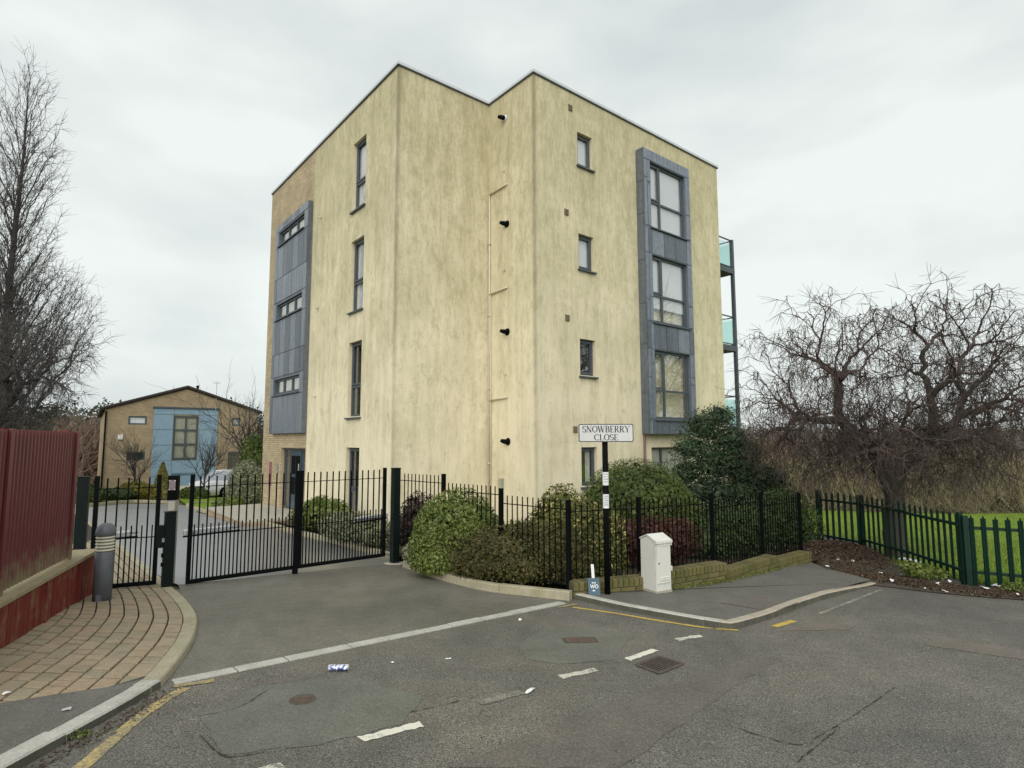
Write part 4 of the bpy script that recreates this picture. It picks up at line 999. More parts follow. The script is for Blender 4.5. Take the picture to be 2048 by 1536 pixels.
# timber capping in lengths, boards below
ca = [S0, -2.5, -1.1, .035]
for a, b in zip(ca, ca[1:]):
    q = [wallQ + wallD * (a + .003) - inn_ * .03, wallQ + wallD * (b - .003) - inn_ * .03, wallQ + wallD * (b - .003) + inn_ * .26, wallQ + wallD * (a + .003) + inn_ * .26]
    MB().hexa([v3(p, zc - .045) for p in q], [v3(p, zc - .003) for p in q]).build('timber_cap', M_timber, rfz, bevel=.004)
a = S0
while a < -.02:
    w = random.choice((.14, .15, .145)); b = min(a + w, -.002); P = wallQ + wallD * ((a + b) / 2) + inn_ * (.012 + random.uniform(-.004, .004)); z0 = gz(*P) - .05
    MB().box(v3(P, (z0 + zc - .048) / 2), (b - a - .006, .024, zc - .048 - z0), math.atan2(wd.y, wd.x)).build('board', M_board, rfz)
    a += w
for k, s in enumerate((-1.62, -.62)):
    P = wallQ + wallD * s - inn_ * .012; z0 = gz(*P) - .05; MB().box(v3(P, (z0 + zc - .05) / 2), (.05, .02, zc - .05 - z0), math.atan2(wd.y, wd.x)).build('batten', M_board, rfz)
P = wallQ + inn_ * .14; z0 = gz(*P) - .05
MB().box(v3(P - wallD * .012, (z0 + zc - .05) / 2), (.024, .22, zc - .05 - z0), math.atan2(wd.y, wd.x)).build('end_board', M_board, rfz)

# ================================================================== STREET FURNITURE
bp = G(203, 1206).xy; bz = gz(*bp)
bo = thing('bollard_light', 'grey bollard with cream louvred light head by the red fence', 'bollard', v3(bp, bz))
MB().lathe([(.098, -.05), (.098, .60), (.094, .605)], v3(bp, bz), 28).build('shaft', M_bollard, bo, True)
MB().lathe([(.070, .60), (.070, .80)], v3(bp, bz), 24).build('diffuser', plain('lamp_diffuser', (.40, .38, .32), .5), bo, True)
for k in range(5):
    z = .612 + k * .037; MB().lathe([(.075, z + .016), (.099, z), (.101, z + .006), (.101, z + .010), (.075, z + .027)], v3(bp, bz), 28).build('louvre', M_lamp, bo, True)
MB().lathe([(.104, .795), (.107, .80), (.107, .835), (.100, .87), (.080, .905), (.048, .928), (.012, .937), (.001, .938)], v3(bp, bz), 28).build('dome_cap', M_bollard, bo, True)
MB().box(v3(bp + Vector((.025, -.0975)), bz + .07), (.055, .006, .10), .25).build('access_door', M_bollard, bo)

# street name sign
sp = G(1215, 1186, .075).xy; sz = gz(*sp) + UPR - .01
st = thing('street_name_sign', 'white street name plate on a tall black post behind the kerb', 'sign', v3(sp, sz))
ztop, zbot = 1.838, 1.602
MB().tube([v3(sp, sz), v3(sp, ztop - .03)], .038, 14).build('post', M_black, st, True)
srz = -.03; sx = Vector((math.cos(srz), math.sin(srz))); sn = Vector((sx.y, -sx.x)); c0 = sp + sn * .05 + sx * .01
SWI, SHI = .715, .236
def rounded(cx, cz, w, h, r, depth0, depth1, name, mat, par):
    ring = []
    for qx, qz, a0 in ((1, -1, -90), (1, 1, 0), (-1, 1, 90), (-1, -1, 180)):
        for k in range(5):
            a = math.radians(a0 + 22.5 * k); ring.append((cx + qx * (w / 2 - r) + r * math.cos(a), cz + qz * (h / 2 - r) + r * math.sin(a)))
    n = len(ring); V = [v3(c0 + sx * x + sn * depth1, z) for x, z in ring] + [v3(c0 + sx * x + sn * depth0, z) for x, z in ring]
    return MB().add(V, [tuple(range(n)), tuple(reversed(range(n, 2 * n)))] + [(k, k + n, (k + 1) % n + n, (k + 1) % n) for k in range(n)]).build(name, mat, par)
zc0 = (ztop + zbot) / 2
bpl = rounded(0, zc0, SWI, SHI, .025, -.012, .004, 'backing_plate', M_ink, st)
pl = rounded(0, zc0, SWI - .022, SHI - .022, .018, .0042, .008, 'name_plate', M_sign, st)
# serif capitals drawn as broad-nib strokes
def arc(cx, cy, rx, ry, a0, a1, n=14): return [(cx + rx * math.cos(math.radians(a0 + (a1 - a0) * k / n)), cy + ry * math.sin(math.radians(a0 + (a1 - a0) * k / n))) for k in range(n + 1)]
TK, TN = .16, .055
GLY = {
 'S': (.60, [(arc(.31, .74, .22, .23, 40, 270) + arc(.31, .27, .23, .24, 90, -140), None)], [(.50, .82, .05, .20), (.06, .16, .05, .20)]),
 'N': (.86, [([(.16, 0), (.16, 1)], TN), ([(.13, 1), (.70, 0)], TK), ([(.70, 0), (.70, 1)], TN)], [(.16, .02, .22, .04), (.08, .98, .2, .04), (.70, .98, .22, .04)]),
 'O': (.86, [(arc(.43, .5, .34, .47, 0, 360, 26), None)], []),
 'W': (1.10, [([(.08, 1), (.33, 0)], TK), ([(.33, 0), (.54, 1)], TN), ([(.50, 1), (.76, 0)], TK), ([(.76, 0), (1.00, 1)], TN)], [(.10, .98, .22, .04), (.52, .98, .22, .04), (1.0, .98, .2, .04)]),
 'B': (.70, [([(.18, 0), (.18, 1)], TK), ([(.18, .97)] + arc(.34, .745, .22, .225, 90, -90) + [(.18, .52)], None), ([(.18, .52)] + arc(.36, .275, .25, .245, 90, -90) + [(.18, .03)], None)], [(.12, .02, .2, .04), (.12, .98, .2, .04)]),
 'E': (.66, [([(.18, 0), (.18, 1)], TK), ([(.18, .97), (.56, .97)], TN), ([(.18, .51), (.46, .51)], TN), ([(.18, .03), (.58, .03)], TN)], [(.12, .02, .2, .04), (.12, .98, .2, .04), (.56, .89, .05, .2), (.46, .51, .04, .2), (.58, .11, .05, .2)]),
 'R': (.78, [([(.18, 0), (.18, 1)], TK), ([(.18, .97)] + arc(.34, .735, .23, .235, 90, -90) + [(.18, .50)], None), ([(.36, .50), (.70, .0)], TK * .9)], [(.18, .02, .26, .04), (.12, .98, .2, .04), (.72, .02, .16, .04)]),
 'Y': (.78, [([(.08, 1), (.40, .46)], TK * .9), ([(.40, .46), (.70, 1)], TN), ([(.40, .48), (.40, 0)], TK)], [(.10, .98, .22, .04), (.70, .98, .2, .04), (.40, .02, .26, .04)]),
 'C': (.78, [(arc(.44, .5, .36, .47, 48, 312, 20), None)], [(.68, .80, .05, .24), (.68, .18, .04, .16)]),
 'L': (.66, [([(.18, 0), (.18, 1)], TK), ([(.18, .03), (.58, .03)], TN)], [(.18, .98, .26, .04), (.12, .02, .2, .04), (.58, .12, .05, .22)]),
}
def lettering(text, width, height, cx, cz, par, out=.0095):
    tot = sum(GLY[c][0] for c in text); k = width / tot; x = cx - width / 2
    for c in text:
        adv, strokes, serifs = GLY[c]; mb = MB()
        for li, (pts, wdt) in enumerate(strokes):
            P = [Vector(p) for p in pts]; V = []
            for i, p in enumerate(P):
                t = (P[min(i + 1, len(P) - 1)] - P[max(i - 1, 0)]).normalized(); n = Vector((-t.y, t.x))
                w = wdt if wdt else TN + (TK - TN) * abs(t.y) ** 1.5
                for s in (-.5, .5):
                    q = p + n * w * s; V.append(v3(c0 + sx * (x + q.x * k) + sn * (out + li * .0003), cz + (q.y - .5) * height))
            mb.add(V, [(2 * i, 2 * i + 1, 2 * i + 3, 2 * i + 2) for i in range(len(P) - 1)])
        for li, (px_, py_, w, h) in enumerate(serifs):
            q = [(px_ - w / 2, py_ - h / 2), (px_ + w / 2, py_ - h / 2), (px_ + w / 2, py_ + h / 2), (px_ - w / 2, py_ + h / 2)]
            mb.add([v3(c0 + sx * (x + a * k) + sn * (out + .0013 + li * .0003), cz + (b - .5) * height) for a, b in q], [(0, 1, 2, 3)])
        mb.build('letter', M_ink, par); x += adv * k
lettering('SNOWBERRY', .62, .085, 0.0, zc0 + .050, pl)
lettering('CLOSE', .315, .081, 0.0, zc0 - .056, pl)
for za, zb, lines in ((1.04, 1.21, 4), (.745, .925, 5)):               # two notices wrapped on the post
    m = MB(); cc = v3(sp, 0); n = 7; V = []
    for k in range(n):
        a = math.radians(-170 + 160 * k / (n - 1)); V += [(sp.x + .0405 * math.cos(a), sp.y + .0405 * math.sin(a), za), (sp.x + .0405 * math.cos(a), sp.y + .0405 * math.sin(a), zb)]
    no = m.add(V, [(2 * k, 2 * k + 2, 2 * k + 3, 2 * k + 1) for k in range(n - 1)]).build('notice', M_paper, st)
    for j in range(lines):
        z = zb - .025 - j * (zb - za - .04) / lines; V = []
        for k in range(5):
            a = math.radians(-125 + (60 if j % 2 else 75) * k / 4); V += [(sp.x + .0412 * math.cos(a), sp.y + .0412 * math.sin(a), z - .007), (sp.x + .0412 * math.cos(a), sp.y + .0412 * math.sin(a), z + .007)]
        MB().add(V, [(2 * k, 2 * k + 2, 2 * k + 3, 2 * k + 1) for k in range(4)]).build('print_line', M_print, no)

# telecom cabinet
cf = G(1313, 1185, .075).xy; cdx = Vector((.87, .49)).normalized(); cdy = Vector((-cdx.y, cdx.x)); CWd, CDp, CH = .262, .285, .705
cz0 = gz(*cf) + UPR - .012
cab = thing('street_cabinet', 'off-white metal street cabinet with pitched lid beside the brick wall', 'cabinet', v3(cf + cdx * CWd / 2 + cdy * CDp / 2, cz0), math.atan2(cdx.y, cdx.x))
FC = Face(v3(cf, 0), v3(cdx, 0), v3(-cdy, 0)); cq = lambda a, b, z: FC.at(a, cz0 + z, -b)
m = MB(); pr = [(0, -.03), (CDp, -.03), (CDp, CH - .04), (CDp * .52, CH + .015), (0, CH - .04)]
m.add([cq(0, b, z) for b, z in pr] + [cq(CWd, b, z) for b, z in pr], [(4, 3, 2, 1, 0), (5, 6, 7, 8, 9)] + [(k, (k + 1) % 5, 5 + (k + 1) % 5, 5 + k) for k in range(5)]); body = m.build('body', M_cab, cab)
for (b0, za), (b1, zb) in (((-.028, CH - .052), (CDp * .52, CH + .022)), ((CDp * .52, CH + .022), (CDp + .01, CH - .040))):
    m = MB(); m.hexa([cq(-.012, b0, za), cq(CWd + .014, b0, za), cq(CWd + .014, b1, zb), cq(-.012, b1, zb)], [cq(-.012, b0, za + .016), cq(CWd + .014, b0, za + .016), cq(CWd + .014, b1, zb + .016), cq(-.012, b1, zb + .016)]); m.build('lid', M_cab, cab)
m = MB(); rect(m, FC, -.012, CWd + .014, cz0 + CH - .07, cz0 + CH - .042, .004, .030); m.build('lid_lip', M_cab, cab)
m = MB(); rect(m, FC, .012, CWd - .012, cz0 + .12, cz0 + CH - .075, 0, .012); dor = m.build('door', M_cab, cab, bevel=.003)
for zz in (.165, .60):
    for k in range(3):
        for j in range(2):
            m = MB(); x = .07 + k * .055; m.hexa([FC.at(x, cz0 + zz + j * .026, .012), FC.at(x + .042, cz0 + zz + j * .026, .012), FC.at(x + .042, cz0 + zz + .002 + j * .026, .022), FC.at(x, cz0 + zz + .002 + j * .026, .022)], [FC.at(x, cz0 + zz + .014 + j * .026, .012), FC.at(x + .042, cz0 + zz + .014 + j * .026, .012), FC.at(x + .042, cz0 + zz + .006 + j * .026, .022), FC.at(x, cz0 + zz + .006 + j * .026, .022)]); m.build('louvre', M_cab, dor)
m = MB(); m.tube([FC.at(.045, cz0 + .38, .012), FC.at(.045, cz0 + .38, .017)], .010, 10); m.build('lock', M_black, dor)
for zz in (.27, .60): m = MB(); rect(m, FC, CWd - .008, CWd + .012, cz0 + zz, cz0 + zz + .06, .0, .018); m.build('hinge', M_cab, cab)
m = MB(); rect(m, FC, -.006, CWd + .006, cz0 - .03, cz0 + .028, -CDp, .008); m.build('plinth', M_slab, cab)

# small blue board lying against the wall, on a white stake
sp2 = G(1189, 1187, .075).xy; z2 = gz(*sp2) + UPR - .01
sb = thing('estate_board', 'small blue WO board on a white stake at the foot of the black sign post', 'sign', v3(sp2, z2))
lean = .16; F2 = Face(v3(sp2 + Vector((-.075, 0)), z2), Vector((1, -.12, 0)).normalized(), Vector((.12, 1, 0)).normalized() * -1)
def tilt(a, z, o): return F2.P + F2.d * (a + z * -.05) + Z * (z * .985) + F2.n * (o - z * lean)
m = MB(); m.hexa([tilt(0, .0, 0), tilt(.15, .0, 0), tilt(.15, .0, .012), tilt(0, .0, .012)], [tilt(0, .205, 0), tilt(.145, .205, 0), tilt(.145, .205, .012), tilt(0, .205, .012)]); bb = m.build('board', M_bluesign, sb)
m = MB(); m.hexa([tilt(.055, .0, -.03), tilt(.092, .0, -.03), tilt(.092, .0, -.002), tilt(.055, .0, -.002)], [tilt(.052, .37, -.03), tilt(.089, .37, -.03), tilt(.089, .37, -.002), tilt(.052, .37, -.002)]); m.build('stake', M_paper, sb)
def tx(strokes, x0, z0, w, h, thick):
    m = MB()
    for i, pts in enumerate(strokes):
        P = [Vector(p) for p in pts]; V = []
        for k, p in enumerate(P):
            t = (P[min(k + 1, len(P) - 1)] - P[max(k - 1, 0)]).normalized(); n = Vector((-t.y, t.x)) * thick / 2
            for s in (-1, 1): q = p + n * s; V.append(tilt(x0 + q.x * w, z0 + q.y * h, .0135 + i * .0003))
        m.add(V, [(2 * k, 2 * k + 1, 2 * k + 3, 2 * k + 2) for k in range(len(P) - 1)])
    m.build('letter', M_paper, bb)
tx([[(0, 1), (.25, 0)], [(.25, 0), (.5, .9)], [(.5, .9), (.75, 0)], [(.75, 0), (1, 1)]], .030, .085, .052, .045, .16)
tx([arc(.5, .5, .42, .44, 0, 360, 16)], .086, .085, .044, .045, .2)
tx([[(0, .5), (.4, .5)], [(.5, .5), (1, .5)]], .05, .14, .05, .02, .7); tx([[(0, .5), (1, .5)]], .055, .045, .03, .02, .8)

# black planter beside the gate post
bp2 = (GR + Vector((.42, -.02))); zz = gz(*bp2) + .08
pt = thing('planter_bin', 'dark plastic tub standing between gate post and round hedge', 'tub', v3(bp2, zz))
MB().lathe([(.13, 0), (.165, .46), (.175, .46), (.175, .50), (.15, .50), (.14, .40), (.001, .40)], v3(bp2, zz), 20).build('tub', M_green, pt, True)

# drain grate and covers
dg = G(1318, 1331).xy
grt = thing('drain_grate', 'dark iron road gully grate beside a white dash', 'drain', v3(dg, gz(*dg)))
q = px((1270, 1331), (1318, 1313), (1368, 1329), (1318, 1349)); c = sum(q, Vector((0, 0))) / 4
sheet('sump', q, .0045, M_dark, None, grt)
e = [(q[k], q[(k + 1) % 4]) for k in range(4)]
for a, b in e: MB().bar(v3(a.lerp(c, .05), gz(*a) + .007), v3(b.lerp(c, .05), gz(*b) + .007), .03, .008).build('frame', M_iron, grt)
for k in range(9):
    t = (k + .5) / 9; a, b = q[0].lerp(q[1], t), q[3].lerp(q[2], t)
    MB().bar(v3(a.lerp(c, .04), gz(*a) + .008), v3(b.lerp(c, .04), gz(*b) + .008), .014, .008).build('grate_bar', M_iron, grt)
def cover(name, label, ctr, rx, ry, rz, mat, rectangular=False):
    p = G(*ctr).xy; o = MB(); t = thing(name, label, 'cover', v3(p, gz(*p)))
    n = 24; ring = []
    for k in range(n):
        a = 2 * math.pi * k / n; x, y = math.cos(a), math.sin(a)
        if rectangular: m_ = max(abs(x), abs(y)); x, y = x / m_, y / m_
        ring.append(p + Vector((x * rx * math.cos(rz) - y * ry * math.sin(rz), x * rx * math.sin(rz) + y * ry * math.cos(rz))))
    MB().add([v3(r, gz(*r) + .009) for r in ring] + [v3(r, gz(*r) - .01) for r in ring], [tuple(range(n))] + [(k, k + n, (k + 1) % n + n, (k + 1) % n) for k in range(n)]).build('lid', mat, t)
    rm = MB(); V = []
    for r in ring: w = (r - p).normalized(); V += [v3(r + w * .005, gz(*r) + .006), v3(r + w * .03, gz(*r) + .006)]
    rm.add(V, [(2 * k, 2 * k + 1, (2 * k + 3) % (2 * n), (2 * k + 2) % (2 * n)) for k in range(n)]).build('rim', M_iron, t)
    for k in (-.4, 0, .4):
        a = p + Vector((-math.sin(rz), math.cos(rz))) * ry * k; dd = Vector((math.cos(rz), math.sin(rz))) * rx * .7
        MB().bar(v3(a - dd, gz(*a) + .011), v3(a + dd, gz(*a) + .011), .012, .004).build('tread', mat, t)
cover('stopcock_cover', 'small round rusty cover in the road near the left yellow line', (605, 1400), .062, .062, 0, M_rust)
cover('manhole_cover', 'reddish oblong cover in a dark stained patch of road', (1160, 1281), .14, .07, .15, M_rust, True)

# ================================================================== VEGETATION
def leaves(name, pts, nrm, size, mat, parent=None, aspect=.5, jitter=.8, fold=.25, kind=None):
    """one small folded leaf (two quads sharing a midrib) at each point"""
    n = len(pts); up = rng.normal(size=(n, 3)); nn = nrm + rng.normal(scale=jitter, size=(n, 3)); nn /= np.linalg.norm(nn, axis=1)[:, None] + 1e-9
    a = np.cross(nn, up); a /= np.linalg.norm(a, axis=1)[:, None] + 1e-9; b = np.cross(nn, a)
    s = size * rng.uniform(.6, 1.35, n)[:, None]
    L, Wd = a * s, b * s * aspect
    V = np.stack([pts - L, pts + Wd * .9 - nn * s * fold, pts + L, pts - Wd * .9 - nn * s * fold], 1).reshape(-1, 3)
    i = np.arange(n)[:, None] * 4
    F = np.concatenate([i + np.array([[0, 1, 2]]), i + np.array([[0, 2, 3]])], 0)
    F = np.stack([i + np.array([[0, 1, 2]]), i + np.array([[0, 2, 3]])], 1).reshape(-1, 3)
    o = rawmesh(name, V, F, mat, parent, 3)
    if kind: o['kind'] = kind
    return o
def lobed(lobes, n, zmin, shell=(.72, 1.04), rough=.10, flat=None):
    """points and normals in the outer shell of a union of ellipsoids (cx,cy,cz,rx,ry,rz)"""
    lb = np.array(lobes, float); area = (lb[:, 3] * lb[:, 4] + lb[:, 3] * lb[:, 5] + lb[:, 4] * lb[:, 5]); P, Nn_ = [], []; got = 0
    ph = rng.uniform(0, 6.28, (6, 3)); kf = rng.uniform(2, 7, (6, 3))
    while got < n:
        m = n * 2; k = rng.choice(len(lb), m, p=area / area.sum()); d = rng.normal(size=(m, 3)); d /= np.linalg.norm(d, axis=1)[:, None]
        r = shell[0] + (shell[1] - shell[0]) * rng.uniform(0, 1, m) ** .6
        p0 = lb[k, :3] + d * lb[k, 3:]
        bump = sum(np.sin(p0[:, 0] * kf[j, 0] + ph[j, 0]) * np.sin(p0[:, 1] * kf[j, 1] + ph[j, 1]) * np.sin(p0[:, 2] * kf[j, 2] + ph[j, 2]) for j in range(6)) / 2.
        r = r * (1 + rough * bump); p = lb[k, :3] + d * lb[k, 3:] * r[:, None]
        ok = p[:, 2] > zmin if not callable(zmin) else p[:, 2] > zmin(p)
        for j in range(len(lb)):
            q = ((p - lb[j, :3]) / (lb[j, 3:] * shell[0] * .98)); ok &= (np.sum(q * q, 1) > 1) | (k == j)
        p, dd = p[ok], (d / lb[k, 3:])[ok]; P.append(p); Nn_.append(dd / np.linalg.norm(dd, axis=1)[:, None]); got += len(p)
    return np.concatenate(P)[:n], np.concatenate(Nn_)[:n]
def bush(name, label, cat, c, lobes, n, size, mat, aspect=.5, jitter=.8, shell=(.72, 1.04), rough=.10, corek=.70, group=None, stems=4, zbase=None):
    z0 = gz(c[0], c[1]) + (.08 if zbase is None else zbase); t = thing(name, label, cat, (c[0], c[1], z0), 0, group)
    lb = [(c[0] + a, c[1] + b, z0 + h, rx, ry, rz) for a, b, h, rx, ry, rz in lobes]
    P, Nv = lobed(lb, n, z0 + .01, shell, rough)
    leaves('foliage', P, Nv, size, mat, t, aspect, jitter)
    if corek:
        P, Nv = lobed(lb, int(n * .55), z0 + .01, (.45, shell[0] + .08), rough); leaves('inner_foliage', P, Nv, size * (3.0 if n > 20000 else 2.1), mat, t, .75, .6)
    s = MB()
    for k in range(stems):
        q = random.choice(lb); a = (c[0] + random.uniform(-.08, .08), c[1] + random.uniform(-.08, .08), z0 - .08)
        s.tube([a, ((a[0] + q[0]) / 2 + random.uniform(-.1, .1), (a[1] + q[1]) / 2 + random.uniform(-.1, .1), (a[2] + q[2]) / 2), (q[0], q[1], q[2])], [.022, .016, .008], 5)
    s.build('stem', M_bark, t)
    return t
def at(pxx, y): x = D(pxx, 1000, y).x; return (x, y)

# in front of the railing at the drive mouth
bush('round_hedge', 'round clipped light green laurel beside the dark gate post', 'hedge', at(912, 9.35), [(0, 0, .62, .66, .55, .58), (-.30, -.05, .38, .42, .42, .42), (.36, -.05, .45, .46, .45, .50), (-.1, -.1, .2, .6, .5, .35)], 9000, .027, L_light, .5, .7, (.78, 1.04), .07)
bush('low_shrub', 'spreading olive brown shrub spilling over the bed kerb', 'shrub', at(1040, 8.62), [(-.62, .22, .28, .50, .42, .36), (-.15, .05, .36, .55, .42, .40), (.38, -.02, .34, .50, .36, .40), (.05, .2, .5, .5, .34, .30), (-.42, .3, .42, .4, .35, .35), (.66, -.08, .30, .36, .28, .36), (.85, -.1, .18, .2, .2, .25), (.1, -.18, .2, .6, .25, .26), (-.5, .02, .2, .5, .3, .26)], 10500, .023, L_brown, .5, 1.1, (.6, 1.12), .16, .6)
bush('white_edged_shrub', 'small white-edged shrub low beside the dark tub', 'shrub', at(838, 9.95), [(0, 0, .16, .28, .24, .20), (.28, -.1, .12, .24, .2, .18)], 1100, .026, L_pale, .45, 1.0)
bush('purple_shrub', 'purplish brown shrub behind the railing next to the gate post', 'shrub', at(838, 10.95), [(0, 0, .62, .42, .35, .5), (-.2, .1, .4, .35, .3, .4), (.25, 0, .45, .35, .3, .45)], 2200, .028, L_purple, .5, 1.0)
bush('yellow_flowering_shrub', 'yellow-splashed variegated shrub behind the corner railing post', 'shrub', at(1172, 8.95), [(-.12, 0, .62, .46, .30, .50), (.20, 0, .50, .42, .28, .48), (0, 0, .28, .60, .30, .38)], 4300, .032, L_var, .42, 1.0, (.65, 1.1), .14)
bush('golden_dome_shrub', 'yellow-green rounded shrub against the tall dark dome hedge', 'shrub', at(1122, 10.5), [(0, 0, .78, .48, .42, .50), (-.25, 0, .48, .42, .4, .46), (.2, 0, .45, .5, .4, .5)], 2700, .034, L_var, .5, .8)
bush('small_green_shrub', 'small bright green shrub behind the stepped railing', 'shrub', at(1035, 10.6), [(0, 0, .35, .5, .35, .32), (.35, 0, .3, .35, .3, .3)], 1200, .032, L_light, .5, .9)
bush('dome_hedge', 'large dark green dome-shaped hedge beneath the street name sign', 'hedge', at(1272, 11.3), [(0, 0, .92, 1.05, .95, .86), (.35, .1, .65, 1.0, .8, .75), (-.35, 0, .6, .85, .8, .75), (0, 0, .35, 1.25, .9, .6)], 26000, .0185, L_dome, .5, .6, (.84, 1.03), .03, .80)
bush('red_hedge', 'low dark red hedge behind the white street cabinet', 'hedge', at(1305, 9.75), [(-.45, 0, .42, .40, .30, .36), (0, .1, .45, .50, .32, .38), (.42, .22, .42, .42, .32, .36)], 4200, .024, L_red, .5, 1.0, (.7, 1.08), .12)
bush('dark_shrub', 'dark evergreen shrub behind the railing to the right of the red hedge', 'shrub', at(1455, 11.1), [(0, 0, .5, .6, .4, .55), (-.45, -.2, .35, .45, .35, .42), (.5, .2, .45, .5, .4, .5)], 4200, .030, L_dark, .4, 1.0, (.6, 1.1), .15)
bush('dark_shrub', 'dark evergreen shrub at the far end of the wall railing', 'shrub', at(1570, 12.1), [(0, 0, .55, .65, .5, .62), (-.5, 0, .5, .5, .4, .55), (.35, .3, .45, .5, .4, .5), (0, .1, .95, .4, .35, .35)], 5200, .032, L_dark, .4, 1.0, (.6, 1.12), .16)
# yew-like evergreen against the building corner, layered sprays
def evergreen(name, label, cat, c, h, lobes, n, mat):
    z0 = gz(*c) + .08; t = thing(name, label, cat, (c[0], c[1], z0))
    tr = MB(); tr.tube([(c[0], c[1], z0 - .1), (c[0] + .05, c[1], z0 + h * .5), (c[0], c[1], z0 + h * .9)], [.07, .045, .015], 7)
    lb = [(c[0] + a, c[1] + b, z0 + hh, rx, ry, rz) for a, b, hh, rx, ry, rz in lobes]
    for q in lb: tr.tube([(c[0], c[1], z0 + min(h * .8, max(.2, (q[2] - z0) * .7))), ((c[0] + q[0]) / 2, (c[1] + q[1]) / 2, (q[2] + z0 + (q[2] - z0) * .7) / 2 + .03), (q[0], q[1], q[2])], [.03, .02, .006], 5)
    tr.build('trunk', M_bark2, t)
    P, Nv = lobed(lb, n, z0 + .05, (.45, 1.32), .38); Nv[:, 2] += .5
    leaves('crown', P, Nv, .044, mat, t, .26, .9)
    P, Nv = lobed(lb, n // 4, z0 + .05, (.2, .80), .2); leaves('inner_foliage', P, Nv, .085, mat, t, .5, .9)
    return t
ev = [(-.25, 0, 2.62, .38, .4, .34), (.15, 0, 2.85, .34, .35, .26), (-.55, -.1, 2.1, .45, .4, .30), (.35, 0, 2.3, .5, .45, .36), (.75, .1, 2.05, .4, .4, .28), (-.65, 0, 1.55, .4, .35, .30), (0, -.2, 1.75, .6, .45, .36), (.85, 0, 1.5, .55, .45, .36), (-.25, -.2, 1.15, .6, .5, .36), (.55, -.1, 1.0, .6, .5, .38), (1.25, .1, 1.45, .45, .4, .34), (1.35, .1, .95, .5, .45, .40), (.2, 0, .55, .8, .5, .4)]
evergreen('evergreen_tree', 'bushy blue-green evergreen in front of the right edge of the building', 'tree', at(1432, 13.6), 3.0, ev, 17000, L_pine)
# along the street side of the building
bush('verge_shrub', 'yellow-green shrub under the tall ground-floor window', 'shrub', at(640, 14.6), [(0, 0, .45, .5, .4, .42), (.45, -.2, .40, .42, .35, .40), (-.4, .3, .35, .4, .35, .34)], 2300, .036, L_light, .5, .9)
bush('verge_shrub', 'grey-green variegated shrub along the inner kerb beside the gate', 'shrub', at(728, 12.2), [(0, 0, .30, .42, .30, .34), (.35, -.35, .28, .4, .3, .32), (-.45, .45, .28, .42, .35, .34), (-.85, .95, .25, .4, .35, .32)], 3600, .026, L_pale, .45, 1.0)
bush('verge_shrub', 'dark mixed shrub at the kerb below the terrace step', 'shrub', at(612, 15.6), [(0, 0, .26, .45, .35, .30), (.4, -.5, .24, .4, .35, .30)], 1600, .030, L_brown, .5, 1.0)
bush('clipped_hedge', 'tall clipped pale variegated hedge beside the brick corner', 'hedge', at(492, 23.4), [(0, 0, .95, .68, .6, .95), (-.2, 0, .6, .62, .6, .65), (.25, 0, .8, .5, .5, .8)], 5200, .045, L_pale, .5, .7, (.8, 1.03), .06, .8, zbase=0)
bush('dark_laurel', 'dark green laurel rising behind the clipped hedge', 'shrub', at(508, 27), [(0, 0, 1.9, .7, .6, 1.1), (.2, 0, 1.2, .8, .6, .9), (-.1, 0, 2.6, .5, .5, .5)], 3600, .06, L_dome, .5, .9, zbase=0)
bush('verge_shrub', 'small green shrub at the corner of the estate lawn', 'shrub', at(450, 22.2), [(0, 0, .22, .45, .35, .26), (.4, 0, .26, .35, .3, .28)], 1300, .035, L_light, .5, .9, zbase=0)
for k, (pxx, y, rx, h, m, lab) in enumerate(((268, 30, .85, .75, L_gold, 'gold-green shrub under the left bare sapling'), (300, 31, .6, .55, L_light, 'light green shrub between the sapling and the blue panels'), (225, 29, .9, .45, L_dark, 'low dark shrub at the left corner of the brick house'), (385, 29.5, .7, .55, L_dome, 'dark green shrub beside the keypad pillar'), (182, 27, .6, .6, L_dark, 'dark shrub between the red fence and the brick house'))):
    bush('far_shrub', lab + ' across the drive', 'shrub', at(pxx, y), [(0, 0, h * .55, rx, rx * .7, h * .6), (rx * .5, 0, h * .4, rx * .6, rx * .6, h * .5)], 1300, .06, m, .5, .9, group=None, zbase=0)
def conifer(name, label, c, h, r, mat, n=2600, sz=.06):
    z0 = gz(*c); t = thing(name, label, 'tree', (c[0], c[1], z0))
    u = rng.uniform(0, 1, n) ** .8; rad = r * (1 - u) ** .85 * rng.uniform(.55, 1.08, n) + .02; a = rng.uniform(0, 6.283, n)
    P = np.stack([c[0] + rad * np.cos(a), c[1] + rad * np.sin(a), z0 + .05 + u * h], 1); Nv = np.stack([np.cos(a), np.sin(a), np.full(n, .6)], 1)
    leaves('crown', P, Nv, sz, mat, t, .4, .7)
    MB().tube([(c[0], c[1], z0 - .1), (c[0], c[1], z0 + h * .9)], [.06, .02], 6).build('trunk', M_bark2, t)
conifer('golden_conifer', 'pointed golden conifer in front of the blue panels', at(322, 29.5), 1.75, .52, L_gold)

